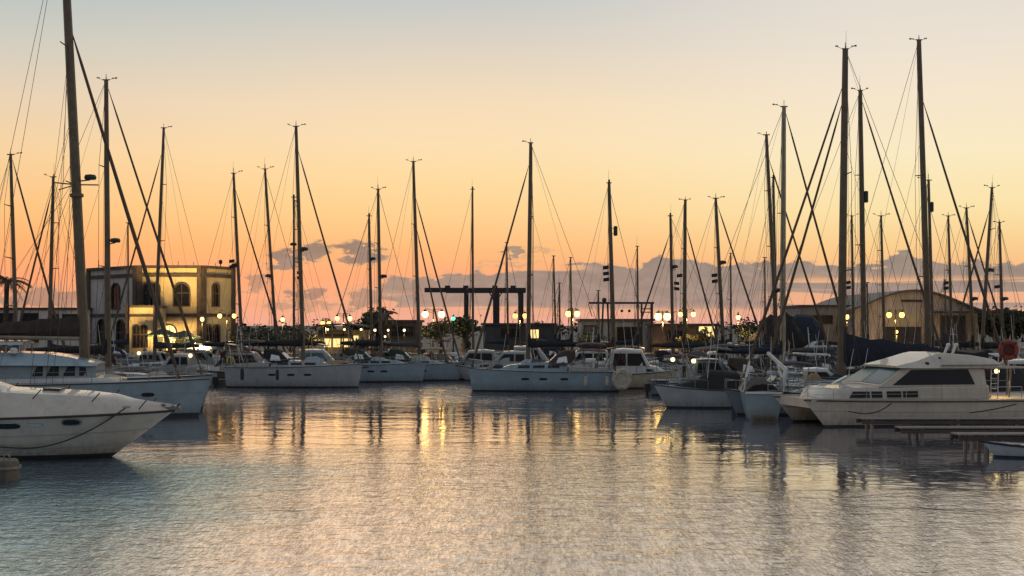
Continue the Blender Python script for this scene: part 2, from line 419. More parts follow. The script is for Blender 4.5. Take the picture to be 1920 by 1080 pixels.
def deck_gear(root, hl, L, B, zd, house):
    R = random.Random(int(root.location.x*97+root.location.y*13)); zs = hl.sheer(.05)
    if R.random() < .6:
        c = House([(-L*.12, zd+house+.02, zd+house+.30, .32, .30), (-L*.12-.8, zd+house+.02, zd+house+.30, .32, .30)], .06, .03); c.mesh(root, R.choice(('plastic_white', 'gelcoat_white')), 'raft_canister')
    s = R.choice((-1, 1))
    if R.random() < .75:
        m = MB(); m.tube([(-L*.47, s*B*.3, zs+.1), (-L*.47, s*B*.3, zs+.72)], .025, 5); m.box((-L*.47-.1, s*B*.3, zs+.7), (.22, .2, .42)); m.tube([(-L*.47-.12, s*B*.3, zs+.55), (-L*.47-.14, s*B*.3, zs+.05)], .05, 5); m.build('rail_outboard', 'plastic_black', root)
    if R.random() < .75:
        m = MB(); rr = []
        for k in range(11):
            a = -.6+k*(PI+1.2)/10; rr.append((-L*.46+.24*math.cos(a), -s*B*.33, zs+.55+.27*math.sin(a)))
        m.tube(rr, .075, 6); m.build('horseshoe_buoy', R.choice(('red_paint', 'rubber_pale', 'strip_dull')), root)
    if R.random() < .55:
        m = MB(); x = -L*.45
        m.tube([(x, -B*.34, zs), (x-.2, -B*.32, zs+1.7), (x-.2, B*.32, zs+1.7), (x, B*.34, zs)], .04, 6)
        m.tube([(x+.4, -B*.34, zs), (x-.2, -B*.32, zs+1.7)], .03, 5); m.tube([(x+.4, B*.34, zs), (x-.2, B*.32, zs+1.7)], .03, 5); g = m.build('stern_arch', 'steel', root)
        m = MB(); m.box((x-.2, 0, zs+1.78), (.9, B*.5, .04), ry=.15); m.build('solar_panel', 'glass_dark', g)
    if R.random() < .6:
        m = MB(); x = -L*.485; m.tube([(x, 0, zs), (x-.45, 0, zs+1.5)], .018, 5); p = Vector((x-.42, 0, zs+1.42)); m.build('flagstaff', 'teak', root)
        m = MB(); pts = [(p+Vector((-.02-.11*k, .06*math.sin(k*1.3), -.10*k))) for k in range(5)]
        m.loft([[q, q+Vector((.0, .01, -.48))] for q in pts], closed=False); m.build('ensign', R.choice(('canvas_maroon', 'canvas_navy')), root)
    m = MB(); m.box((L*.36, 0, hl.sheer(.86)+.10), (.5, .5, .06)); m.box((L*.24, 0, zd+house*.62+.04), (.45, .45, .05)); 
    MB().box((L*.36, 0, hl.sheer(.86)+.08), (.55, .55, .08)).build('hatch', 'glass_dark', root)
    m = MB(); x = L*.5
    for sg in (1, -1): m.tube([(x-1.1, sg*B*.16, hl.sheer(.9)), (x-1.0, sg*B*.16, hl.sheer(.9)+.62), (x+.05, sg*.10, hl.sheer(1)+.68), (x+.05, 0, hl.sheer(1)+.68)], .022, 5)
    m.build('pulpit', 'steel', root)
    for k in range(R.randint(1, 3)):                  # covers, bags and folded dinghies lashed on deck
        x = R.uniform(-.05, .30)*L; w_ = R.uniform(.25, .5); h_ = R.uniform(.25, .5); l_ = R.uniform(.5, 1.3); zz = (zd+house*.6) if abs(x) < L*.2 else hl.sheer(.8)
        House([(x+l_, zz, zz+h_*.4, w_*.6, w_*.3), (x+l_*.5, zz, zz+h_, w_, w_*.5), (x-l_*.3, zz, zz+h_*.85, w_, w_*.5), (x-l_*.7, zz, zz+h_*.3, w_*.5, w_*.3)], .1, .06).mesh(root, R.choice(('canvas_grey', 'canvas_navy', 'hypalon_grey', 'canvas_tan', 'rubber_pale')), 'deck_bag')
YG = 'sailing yachts moored in the marina'
def yacht(label, base_px, Y, top, bow_px, wl=None, bow=1, yaw=0.0, L=None, fs=None, fsk='roll', r=.13, fb=1.45, hm='gelcoat_white', am='antifoul_dark', mfrac=.57, hood=None, bim=None,
          cover='canvas_navy', detail=2, house=.5, rails=True, fs2=None, beam=None, name='sailing_yacht', rake=.9, tr=.0, cat='sailboat', xfoot=None, **kw):
    """base_px: photo column of the mast foot, top: (px, py) of the masthead, bow_px: column of the stem"""
    S = F/Y
    run = abs(bow_px-base_px)/S
    if L is None: L = run/((1-mfrac)*max(.5, math.cos(yaw)))
    B = beam or L*.29
    hl = Hull(L, B, fb*1.12, fb*.95, rake=rake, tw=.74, tr=tr)
    xm = L*(mfrac-.5)
    rz = (0 if bow > 0 else PI)+yaw
    bx = WX(base_px, Y); d = Vector((math.cos(rz), math.sin(rz), 0))
    loc = Vector((bx, Y, 0))-d*xm
    root = thing(name, label, cat, loc, rz, YG if cat == 'sailboat' else None)
    hull_o = hl.mesh(root, [hm, am, 'deck_paint'])
    hl.strake(hull_o, 'plastic_black' if hm != 'gelcoat_dark' else 'plastic_white', r=.03)
    zd = hl.sheer(mfrac)
    Hh = House([(L*.30, zd+.02, zd+.10, B*.14, B*.10), (L*.22, zd, zd+house*.62, B*.24, B*.19), (L*.08, zd-.03, zd+house*.85, B*.31, B*.25), (-L*.10, zd-.04, zd+house, B*.33, B*.27), (-L*.16, zd-.04, zd+house*.95, B*.33, B*.27)], .1, .05)
    cab = Hh.mesh(root, hm if hm != 'gelcoat_dark' else 'gelcoat_white', 'coachroof')
    for a, b in ((.17, .09), (.07, -.01), (-.03, -.11)):
        Hh.window([(L*a, zd+house*.30), (L*a-.04, zd+house*.58), (L*b, zd+house*.62), (L*b, zd+house*.30)], cab)
    if detail > 1:
        for q in (.62, .50, .36):
            hl.patch(oval(L*(q-.5), zd*.62, .32, .09, 8), hull_o, 'glass_dark', 'porthole')
        co = House([(-L*.17, zd-.02, zd+.28, B*.36, B*.33), (-L*.44, zd-.05, zd+.20, B*.33, B*.30)], .05, -.08); co.mesh(root, 'deck_paint', 'cockpit_coaming')
    if rails: hl.rail(root, r=.012 if detail > 1 else .015, n=8 if detail > 1 else 6)
    R0 = random.Random(int(base_px*17+Y*5))
    if detail < 2 and kw.get('gear') != 'none':
        kw['flags'] = kw.get('flags') or R0.choice((0, 0, 1, 2))
        if not kw.get('radar') and R0.random() < .5: kw['radar'] = (R0.uniform(WZ(560, Y), WZ(470, Y)), R0.choice((-.3, .3)))
        kw.setdefault('spr', R0.choice(((.33, .62), (.42, .70), (.30, .52, .76))))
    zt = WZ(top[1], Y); lean = (top[0]-base_px)/S
    ztop = zt
    rig(root, xm, zd+house*.7, ztop, lean, r, hl, fs_z=WZ(fs, Y) if fs else None, fs_kind=fsk, cover=cover, boom_len=kw.pop('boom_len', L*.36), yaw=rz, boom=kw.pop('boom', True), fs_x=xfoot,
        fs2=(WZ(fs2, Y), L*.5-1.5) if fs2 else None, **kw)
    R = random.Random(int(base_px*31+Y*7))
    if not hood and R.random() < .65: hood = R.choice(('canvas_navy', 'canvas_black', 'canvas_grey', 'canvas_maroon', 'canvas_brown', 'canvas_green'))
    if not bim and R.random() < .45: bim = R.choice(('canvas_navy', 'canvas_black', 'canvas_grey', 'canvas_tan', 'canvas_brown'))
    if hood: sprayhood(root, -L*.17, zd+house*.7, B*.34, 1.5, 1.0, hood)
    if bim: bimini(root, -L*.42, -L*.22, zd+.2, B*.36, 1.9, bim)
    deck_gear(root, hl, L, B, zd, house)
    if detail > 1:
        w = MB(); zc = zd+.5
        w.tube([(-L*.36, 0, zd-.05), (-L*.36, 0, zd+.55)], .09, 7)
        w.tube([(-L*.36-.1, .42*math.cos(a*PI/6), zd+.6+.42*math.sin(a*PI/6)) for a in range(13)], .02, 5)
        w.build('steering_wheel', 'steel_dull', root)
    return root, hl

# ------------------------------------------------------------------ motor boats
MG = 'motor boats moored in the marina'
def motorboat(label, px, Y, L, bow=1, yaw=0.0, hm='gelcoat_white', am='antifoul_dark', top='cabin', fb=1.1, house=1.5, glass='glass_dark', canvas='canvas_navy', arch=False, rails=True, stripe=None, name='motor_boat', lamp=False, B=None, mast=False, engine=True, hullkw=None):
    rz = (0 if bow > 0 else PI)+yaw
    root = thing(name, label, 'motorboat', (WX(px, Y), Y, 0), rz, MG)
    B = B or L*.31
    hl = Hull(L, B, fb*1.3, fb, **{**dict(rake=L*.13, tw=.85, full=.3, wmax=.35, flare=.55), **(hullkw or {})})
    h = hl.mesh(root, [hm, am, 'deck_paint']); hl.strake(h, 'plastic_black', r=.04)
    if stripe: hl.strake(h, stripe, 'hull_stripe', dz=-.28, r=.07, off=-.03)
    zd = hl.sheer(.5)
    if top in ('cabin', 'pilot'):
        z = zd
        st = [(L*.36, z+.02, z+.12, B*.16, B*.12), (L*.22, z, z+.42, B*.30, B*.25), (L*.10, z-.02, z+.55, B*.36, B*.31), (-.02*L, z-.03, z+house, B*.38, B*.30), (-L*.12, z-.03, z+house+.05, B*.38, B*.31), (-L*.26, z-.03, z+house, B*.38, B*.31)]
        if top == 'pilot': st = [(L*.34, z+.02, z+.15, B*.2, B*.15), (L*.26, z, z+.5, B*.32, B*.28), (L*.17, z-.02, z+.6, B*.36, B*.33), (.07*L, z-.03, z+house, B*.38, B*.31), (-L*.16, z-.03, z+house+.10, B*.38, B*.33), (-L*.30, z-.03, z+house, B*.38, B*.33)]
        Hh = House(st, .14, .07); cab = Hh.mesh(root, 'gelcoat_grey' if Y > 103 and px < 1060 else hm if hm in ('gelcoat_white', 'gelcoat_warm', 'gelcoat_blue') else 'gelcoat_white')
        Hh.screen(2, .15, .88, -.95, -.04, cab, glass); Hh.screen(2, .15, .88, .04, .95, cab, glass)
        x1 = st[3][0]; x0 = st[-1][0]; za = z+.62; zb = z+house*.86
        mid = (x0+x1)/2
        Hh.window([(x1+L*.05, za), (x1-.1, zb), (mid+.06, zb), (mid+.06, za)], cab, glass); Hh.window([(mid-.06, za), (mid-.06, zb), (x0+.25, zb), (x0+.18, za)], cab, glass)
        Hh.window([(L*.22, z+.16), (L*.2, z+.34), (L*.12, z+.38), (L*.12, z+.16)], cab, glass)
        if mast:
            m = MB(); m.tube([(-L*.12, 0, z+house), (-L*.14, 0, z+house+2.2)], [.05, .03], 6); m.tube([(-L*.13, -.4, z+house+1.6), (-L*.13, .4, z+house+1.6)], .025, 5); m.build('signal_mast', 'plastic_white', root)
    elif top == 'open':
        st = [(L*.34, zd+.02, zd+.1, B*.18, B*.12), (L*.12, zd, zd+.38, B*.34, B*.28), (L*.02, zd-.02, zd+.45, B*.36, B*.32)]
        Hh = House(st, .1, .05); cab = Hh.mesh(root, 'gelcoat_white', 'foredeck')
        x0 = L*.02; ws = MB()
        ws.prism([(x0+.5, -B*.3, zd+.4), (x0+.5, B*.3, zd+.4), (x0, B*.28, zd+1.0), (x0, -B*.28, zd+1.0)], [(x0+.46, -B*.3, zd+.4), (x0+.46, B*.3, zd+.4), (x0-.04, B*.28, zd+1.0), (x0-.04, -B*.28, zd+1.0)])
        ws.build('windscreen', 'glass_teal', root)
        bimini(root, -L*.34, L*.03, zd, B*.4, 1.75, canvas)
    elif top == 'cover':
        st = [(L*.30, zd, zd+.14, B*.2, B*.12), (L*.08, zd-.05, zd+.5, B*.42, B*.25), (-L*.05, zd-.05, zd+house*.8, B*.46, B*.22), (-L*.3, zd-.05, zd+house*.7, B*.46, B*.22), (-L*.46, zd-.05, zd+.25, B*.42, B*.3)]
        House(st, .2, .08).mesh(root, canvas, 'cockpit_cover')
    if arch:
        a = MB()
        x = -L*.28
        for dx in (0, .35): a.tube([(x-.5+dx, -B*.42, zd-.05), (x+dx*.6, -B*.36, zd+house+.55), (x+dx*.6, B*.36, zd+house+.55), (x-.5+dx, B*.42, zd-.05)], .05, 6)
        a.ball((x+.1, 0, zd+house+.75), .22, 8, 6, (1, 1, .7)); a.build('radar_arch', 'plastic_white', root)
    if rails: hl.rail(root, .5, .985, .55, 5, .016, 1, name='bow_rail')
    m = MB()
    for k in range(2): m.tube([(-L*.1*k, (-.6 if k else .5), zd+.3), (-L*.1*k-.4, (-.6 if k else .5), zd+house+random.uniform(1.2, 3.0))], [.022, .010], 4)
    m.build('aerial', 'plastic_white', root)
    for sg in (1, -1):
        m = MB()
        for k in range(3): m.tube([(-L*(.18+.14*k), sg*B*.44, zd-.05), (-L*(.18+.14*k), sg*B*.44, zd+.55)], .018, 5)
        m.tube([(-L*.18, sg*B*.44, zd+.55), (-L*.46, sg*B*.44, zd+.55)], .018, 5)
        m.build('stern_rail', 'steel', root)
    o = MB(); o.box((-L*.5-.22, 0, .55), (.32, .4, .55)); o.box((-L*.5-.2, 0, -.05), (.16, .12, .9)); (o.build('outboard_engine', 'plastic_black', root) if engine else None)
    if lamp:
        MB().ball((-L*.27, -B*.36 if bow > 0 else B*.36, zd+house*.95), .16, 8, 6).build('deck_lamp', 'lamp_deck', root)
    return root, hl, zd

# ================================================================== SETTING
QY, QZ = 136.0, 1.8
def structure(name, mb, mats, smooth=0):
    o = mb.build(name, mats, None, smooth); o['kind'] = 'structure'; return o
# water sheet
def water_mat():
    m = bpy.data.materials.new('water'); m.use_nodes = True; MATS['water'] = m
    nt = m.node_tree; L = nt.links.new; nt.nodes.remove(nt.nodes['Principled BSDF'])
    tc = nt.nodes.new('ShaderNodeTexCoord')
    def noise(scale, sx, sy, det, rough=.55, dist=0.0, rot=0.0):
        mp = nt.nodes.new('ShaderNodeMapping'); mp.inputs['Scale'].default_value = (sx, sy, 1); mp.inputs['Rotation'].default_value = (0, 0, rot)
        L(tc.outputs['Object'], mp.inputs['Vector'])
        n = nt.nodes.new('ShaderNodeTexNoise'); n.inputs['Scale'].default_value = scale; n.inputs['Detail'].default_value = det; n.inputs['Roughness'].default_value = rough; n.inputs['Distortion'].default_value = dist
        L(mp.outputs[0], n.inputs['Vector']); return n.outputs['Fac']
    def mt(op, a, c):
        n = nt.nodes.new('ShaderNodeMath'); n.operation = op
        for i, v in enumerate((a, c)):
            if isinstance(v, (int, float)): n.inputs[i].default_value = v
            else: L(v, n.inputs[i])
        return n.outputs[0]
    def sm(x, a, b2, lo=0.0, hi=1.0):
        n = nt.nodes.new('ShaderNodeMapRange'); n.interpolation_type = 'SMOOTHSTEP'; L(x, n.inputs[0])
        for i, v in ((1, a), (2, b2), (3, lo), (4, hi)): n.inputs[i].default_value = v
        return n.outputs[0]
    def total(*t):
        r = t[0]
        for q in t[1:]: r = mt('ADD', r, q)
        return r
    sxyz = nt.nodes.new('ShaderNodeSeparateXYZ'); L(tc.outputs['Object'], sxyz.inputs[0]); wx, wy = sxyz.outputs[0], sxyz.outputs[1]
    swell = noise(.34, .6, 1.0, 2, .5, .5, .12)                       # 3 m undulation
    chop = noise(1.0, .85, 1.0, 2, .5, .9, -.15)                      # metre wavelets that break reflections up
    rip = noise(2.4, .8, 1.0, 3, .6, .5, -.1)
    fine = noise(6.5, .9, 1.0, 3, .65, .3, .2)
    spk1 = noise(1.0, 15.0, 2.1, 2, .8, .2, .03); spk2 = noise(1.0, 7.0, 1.0, 3, .7, .4, -.05); spk3 = noise(1.0, 3.2, .55, 2, .7, .4, .04)
    edge = noise(.07, .35, 1.0, 4, .6, .6)
    # lee of the moored boats: a calm lane across the basin and a calmer pool off the finger jetties
    yy = mt('ADD', wy, mt('MULTIPLY', mt('SUBTRACT', edge, .5), 26.0))
    lane = mt('MULTIPLY', sm(yy, 44, 60), sm(yy, 88, 70)); pool = mt('MULTIPLY', mt('MULTIPLY', sm(yy, 35, 43), sm(yy, 62, 54)), sm(mt('ADD', wx, mt('MULTIPLY', edge, 8.0)), 7, 14))
    ruff = mt('SUBTRACT', 1.0, mt('MULTIPLY', mt('MINIMUM', mt('ADD', lane, pool), 1.0), .93))
    gust_blue = mt('MULTIPLY', sm(mt('ADD', wx, mt('MULTIPLY', edge, 7.0)), -.5, -8.0), sm(yy, 53, 44))
    far = sm(yy, 76, 94)
    h = total(mt('MULTIPLY', swell, .9), mt('MULTIPLY', chop, mt('ADD', .42, mt('ADD', mt('MULTIPLY', far, 2.6), mt('MULTIPLY', ruff, .35)))),
              mt('MULTIPLY', mt('ADD', mt('MULTIPLY', rip, .50), mt('MULTIPLY', fine, .30)), mt('MULTIPLY', ruff, mt('ADD', 1.0, mt('MULTIPLY', gust_blue, .9)))))
    bp = nt.nodes.new('ShaderNodeBump'); bp.inputs['Strength'].default_value = WATER_BUMP; bp.inputs['Distance'].default_value = .12
    L(h, bp.inputs['Height'])
    spk = sm(total(mt('MULTIPLY', spk1, .45), mt('MULTIPLY', spk2, .30), mt('MULTIPLY', spk3, .25)), .38, .62, .66, 1.24)  # ripple glitter painted as light and dark grain in the gloss colour
    amt = nt.nodes.new('ShaderNodeMix'); L(sm(ruff, 0.0, 1.0, .12, 1.0), amt.inputs[0]); amt.inputs[2].default_value = .92; L(spk, amt.inputs[3])
    tint = nt.nodes.new('ShaderNodeMix'); tint.data_type = 'RGBA'; L(gust_blue, tint.inputs[0]); tint.inputs[6].default_value = (1.0, .97, .965, 1); tint.inputs[7].default_value = (.58, .80, .90, 1)  # bluer reflection of the upper sky painted into the gust patch
    ml = nt.nodes.new('ShaderNodeVectorMath'); ml.operation = 'SCALE'; L(tint.outputs[2], ml.inputs[0]); L(amt.outputs[0], ml.inputs['Scale'])
    gl = nt.nodes.new('ShaderNodeBsdfGlossy'); gl.inputs['Roughness'].default_value = .05; L(ml.outputs[0], gl.inputs['Color']); L(bp.outputs[0], gl.inputs['Normal'])
    df = nt.nodes.new('ShaderNodeBsdfDiffuse'); df.inputs['Color'].default_value = (.10, .10, .115, 1)
    fr = nt.nodes.new('ShaderNodeFresnel'); fr.inputs['IOR'].default_value = 4.6; L(bp.outputs[0], fr.inputs['Normal'])
    mx = nt.nodes.new('ShaderNodeMixShader'); L(total(.40, mt('MULTIPLY', fr.outputs[0], .60)), mx.inputs[0]); L(df.outputs[0], mx.inputs[1]); L(gl.outputs[0], mx.inputs[2]); L(mx.outputs[0], nt.nodes['Material Output'].inputs['Surface'])
WATER_BUMP = .30
water_mat()
mb = MB(); mb.add([(-2500, -400, 0), (2500, -400, 0), (2500, QY+.5, 0), (-2500, QY+.5, 0)], [(0, 1, 2, 3)]); structure('water', mb, 'water')
mb = MB(); mb.add([(-6000, QY+.02, QZ-.004), (6000, QY+.02, QZ-.004), (6000, 9000, QZ-.004), (-6000, 9000, QZ-.004)], [(0, 1, 2, 3)]); structure('ground', mb, 'paving')
mb = MB(); mb.box((0, QY+.25, QZ/2-1.0), (1200, .5, QZ+2.0)); structure('quay_wall', mb, 'concrete')
mb = MB(); mb.box((0, QY+.35, QZ+.09), (1200, .7, .18)); structure('quay_kerb', mb, 'concrete')

# floating pontoons between the boats
def pontoon(label, x0, x1, y0, y1, z, name='floating_pontoon', thick=.42, posts=()):
    t = thing(name, label, 'pontoon', ((x0+x1)/2, (y0+y1)/2, 0))
    cx, cy = (x0+x1)/2, (y0+y1)/2
    n = max(2, int((x1-x0)/2.4)) if (x1-x0) > (y1-y0) else 1
    d = MB(); d.box((0, 0, z), (x1-x0, y1-y0, .10)); d.build('deck', 'teak', t)
    f = MB(); f.box((0, 0, z-.14), (x1-x0-.1, y1-y0-.06, .16))
    f.build('frame', 'steel_dull', t)
    fl = MB()
    k = max(2, int(max(x1-x0, y1-y0)/4))
    for i in range(k):
        q = (i+.5)/k-.5
        if (x1-x0) > (y1-y0): fl.box((q*(x1-x0), 0, .05), (1.6, (y1-y0)*.9, z*1.0))
        else: fl.box((0, q*(y1-y0), .05), ((x1-x0)*.9, 1.6, z*1.0))
    fl.build('float', 'concrete', t)
    for px_, py_, h in posts:
        p = MB(); p.tube([(px_-cx, py_-cy, -1.5), (px_-cx, py_-cy, h)], .13, 8); p.build('pile', 'steel_dull', t)
    return t
pontoon('long dark pontoon along the quay behind the back row of boats', WX(-200, 126), WX(1300, 126), 124.5, 126.5, .55)
pontoon('dark pontoon at the stern of the grey yacht right of the big left sailboat', WX(372, 106), WX(450, 106), 104.6, 107, .5)
def jetty(label, x0, x1, y, z, w, posts, g='finger jetties at lower right'):
    t = thing('finger_jetty', label, 'jetty', ((x0+x1)/2, y, 0), 0, g); cx = (x0+x1)/2
    d = MB()
    n = int((x1-x0)/.16)
    for i in range(n):
        x = x0+(i+.5)*(x1-x0)/n-cx; d.box((x, 0, z-.02), (.145, w, .045+.01*random.random()))
    d.build('planks', 'wood_grey', t)
    f = MB()
    for s in (-1, 1): f.box((0, s*(w/2-.05), z-.17), (x1-x0, .10, .17))
    f.build('side_beam', 'stone_dark', t)
    for px_ in posts:
        for s in (-1, 1):
            MB().tube([(px_-cx, s*(w/2-.12), -1.6), (px_-cx, s*(w/2-.12), z-.05)], .085, 8).build('pile', 'steel_dull', t)
    return t
mat('wood_grey', (.20, .17, .15), .7, var=.35, scale=3, stretch=(6, 1, 1))
jetty('longest finger jetty, farthest back, under the bow of the white flybridge cruiser', WX(1611, 60), 31, 60, .66, 1.1, [WX(1630, 60), WX(1790, 60), WX(1900, 60)])
jetty('middle finger jetty with its paired posts, lower right', WX(1683, 56.5), 30, 56.5, .52, 1.0, [WX(1709, 56.5), WX(1724, 56.5), WX(1872, 56.5)])
jetty('nearest and shortest finger jetty beside the white tender at the right edge', WX(1790, 50.5), 28, 50.5, .74, 1.0, [WX(1816, 50.5), WX(1842, 50.5), WX(1858, 50.5)])

# ================================================================== BUILDINGS
def facade(A, B):
    A = Vector(A); u = (Vector(B)-A).normalized(); n = Vector((u.y, -u.x, 0))     # n faces the viewer when A is left of B
    return lambda s, z, d=0.0: Vector((A.x+u.x*s+n.x*d, A.y+u.y*s+n.y*d, z))
def slab(fr, s0, s1, z0, z1, d0, d1):
    return MB().prism([fr(s0, z0, d1), fr(s1, z0, d1), fr(s1, z1, d1), fr(s0, z1, d1)], [fr(s0, z0, d0), fr(s1, z0, d0), fr(s1, z1, d0), fr(s0, z1, d0)])
def arch_pts(s, z0, w, h, n=9):
    r = w/2; zc = z0+h-r
    return [(s-r, z0), (s+r, z0)]+[(s+r*math.cos(PI*i/n), zc+r*math.sin(PI*i/n)) for i in range(n+1)]
def arch_window(fr, s, z0, w, h, parent, frame='stone_dark', pane='glass_dark', deep=.22, fw=.14):
    inn = arch_pts(s, z0, w, h); cz = z0+h*.45
    out = [(s+(a-s)*(1+2*fw/w), cz+(b-cz)*(1+2*fw/h)) for a, b in inn]
    m = MB(); n = len(inn)
    vs = [fr(a, b, deep) for a, b in out]+[fr(a, b, deep) for a, b in inn]+[fr(a, b, .005) for a, b in inn]+[fr(a, b, -.02) for a, b in out]
    fs = []
    for i in range(n):
        j = (i+1) % n
        fs += [(i, j, n+j, n+i), (n+i, n+j, 2*n+j, 2*n+i), (i, 3*n+i, 3*n+j, j)]
    m.add(vs, fs)
    w_ = m.build('window', frame, parent, 0)
    MB().prism([fr(a, b, .03) for a, b in inn], [fr(a, b, -.1) for a, b in inn]).build('pane', pane, w_, 0)
    bars = MB(); bars.prism([fr(s-.04, z0, .07), fr(s+.04, z0, .07), fr(s+.04, z0+h*.98, .07), fr(s-.04, z0+h*.98, .07)], [fr(s-.04, z0, .03), fr(s+.04, z0, .03), fr(s+.04, z0+h*.98, .03), fr(s-.04, z0+h*.98, .03)])
    bars.prism([fr(s-w/2, z0+h*.55, .07), fr(s+w/2, z0+h*.55, .07), fr(s+w/2, z0+h*.6, .07), fr(s-w/2, z0+h*.6, .07)], [fr(s-w/2, z0+h*.55, .031), fr(s+w/2, z0+h*.55, .031), fr(s+w/2, z0+h*.6, .031), fr(s-w/2, z0+h*.6, .031)])
    bars.build('glazing_bar', frame, w_, 0)
    return w_
mat('wall_pale', (.62, .58, .54), .9, var=.15, scale=.7, streak=(.4, .36, .33))
mat('wall_grey', (.24, .22, .21), .9, var=.2, scale=.6, streak=(.14, .12, .11))
# clubhouse
club = thing('clubhouse', 'cream two storey clubhouse with dark corner piers and arched windows, lit yellow on the left', 'building')
A0 = (WX(166, 158), 158); A1 = (WX(258, 150), 150); A2 = (WX(377, 150), 150); A3 = (WX(438, 155), 155)
zt, zr, zs = WZ(500, 150), WZ(516, 150), WZ(591, 150)
back = [(A3[0]-4.6, 172), (A0[0]+1, 172)]
poly = [A0, A1, A2, A3]+back
core = MB().prism([(x, y, QZ) for x, y in poly], [(x, y, zt-.1) for x, y in poly])
core.build('wall', 'stucco_cream', club, 0)
# left face in shade, painted as greyer stucco, laid 3 cm proud
fL, fM, fR = facade(A0, A1), facade(A1, A2), facade(A2, A3)
lenL, lenM, lenR = [(Vector(b)-Vector(a)).length for a, b in ((A0, A1), (A1, A2), (A2, A3))]
slab(fL, .3, lenL-.3, QZ, zt-.2, -.1, .03).build('side_wall', 'stucco_shaded', club, 0)
for fr, ln, nm in ((fL, lenL, 0), (fM, lenM, 1), (fR, lenR, 2)):
    slab(fr, -.05, ln+.05, zt-.18, zt+.16, -.3, .30).build('cornice', 'stone_dark', club, 0)
    slab(fr, .02, ln-.02, zr-.20, zr+.22, -.1, .16).build('band', 'stone_dark', club, 0)
    slab(fr, .02, ln-.02, zs-.18, zs+.20, -.1, .18).build('band', 'stone_dark', club, 0)
def pier(fr, s0, s1, d=.26): slab(fr, s0, s1, QZ, zt+.02, -.2, d).build('corner_pier', 'stone_dark', club, 0)
pier(fL, -.15, .55); pier(fL, lenL-.75, lenL+.05); pier(fM, -.05, .55); pier(fM, lenM-.45, lenM+.05); pier(fR, -.05, .65); pier(fR, lenR-.45, lenR+.1)
sm = F/150
def sM(px): return (px-258)/sm
zup, ztp = WZ(573, 150), WZ(532, 150)
arch_window(fM, sM(278), zup, 1.05, ztp-zup, club); arch_window(fM, sM(291), zup, 1.0, ztp-zup, club)
arch_window(fM, sM(341), zup, 1.75, ztp-zup, club)
arch_window(fR, lenR*.42, zup, .95, ztp-zup, club)
arch_window(fL, lenL*.58, zup-.3, 1.7, ztp-zup+.4, club)
zlo, zlt = WZ(649, 150), WZ(610, 150)
for px in (390, 405): arch_window(fR, (px-377)/(439-377)*lenR, zlo, .8, zlt-zlo, club)
arch_window(fL, lenL*.30, QZ+.4, 2.0, 3.5, club); arch_window(fL, lenL*.68, QZ+.4, 1.5, 3.4, club)
arch_window(fM, sM(318), QZ+.2, 1.5, 3.0, club, pane='window_lit')
# entrance block in front
E0 = (WX(237, 145), 145); E1 = (WX(290, 145), 145); fE = facade(E0, E1); le = E1[0]-E0[0]; ez = WZ(576, 145)
eb = MB(); eb.box(((E0[0]+E1[0])/2, 147.4, (QZ+ez)/2), (le, 4.8, ez-QZ)); eb.build('porch', 'stucco_cream', club, 0)
slab(fE, -.12, le+.12, ez-.05, ez+.22, -4.6, .14).build('porch_cornice', 'stone_dark', club, 0)
slab(fE, -.04, le+.04, WZ(594, 145), WZ(589, 145), -.1, .10).build('porch_band', 'stone_dark', club, 0)
slab(fE, -.10, .22, QZ, ez-.06, -.1, .13).build('porch_pier', 'stone_dark', club, 0); slab(fE, le-.14, le+.10, QZ, ez-.06, -.1, .13).build('porch_pier', 'stone_dark', club, 0)
for px in (256, 270): arch_window(fE, (px-237)*145/F, WZ(651, 145), .72, WZ(610, 145)-WZ(651, 145), club, deep=.16, fw=.09)
# roof clutter
for px, h in ((180, .9), (330, .8), (359, .7), (400, .6)):
    MB().tube([(WX(px, 152), 153, zt), (WX(px, 152), 153, zt+h)], .035, 5).build('roof_aerial', 'wire', club)
v = MB(); v.tube([(WX(410, 154), 155, zt), (WX(410, 154), 155, zt+.55)], .06, 6); v.ball((WX(410, 154), 155, zt+.8), .3, 8, 6, (.8, .8, 1)); v.build('roof_vent', 'stone_dark', club)

def simple_building(name, label, px0, px1, ytop, Y, depth, wall, roof, openings=(), over=.25, roof_h=.28, cat='building', sign=None, pilasters=()):
    t = thing(name, label, cat, ((WX(px0, Y)+WX(px1, Y))/2, Y, QZ)); w = WX(px1, Y)-WX(px0, Y); h = WZ(ytop, Y)-QZ
    MB().box((0, depth/2, h/2-.1), (w, depth, h-.2)).build('wall', wall, t, 0)
    MB().box((0, depth/2, h-roof_h/2+.02), (w+2*over, depth+2*over, roof_h)).build('roof', roof, t, 0)
    for a, b, c, d, kind in openings:                 # px0, px1, py top, py bottom, pane material
        x0, x1 = WX(a, Y)-t.location.x, WX(b, Y)-t.location.x; z1, z0 = WZ(c, Y)-QZ, max(.02, WZ(d, Y)-QZ)
        f = MB(); q = .09
        for cx, cz, sx, sz in (((x0+x1)/2, z1+q/2, x1-x0+2*q, q), (x0-q/2, (z0+z1)/2, q, z1-z0), (x1+q/2, (z0+z1)/2, q, z1-z0), ((x0+x1)/2, z0-q/2, x1-x0+2*q, q)):
            f.box((cx, -.06, cz), (sx, .16, sz))
        f = f.build('window', 'stone_dark', t, 0)
        MB().box(((x0+x1)/2, -.0, (z0+z1)/2), (x1-x0, .05, z1-z0)).build('pane', kind, f, 0)
    for a, b in pilasters:
        x0, x1 = WX(a, Y)-t.location.x, WX(b, Y)-t.location.x
        MB().box(((x0+x1)/2, -.07, (h-.4)/2), (x1-x0, .2, h-.4)).build('pilaster', wall, t, 0)
    return t
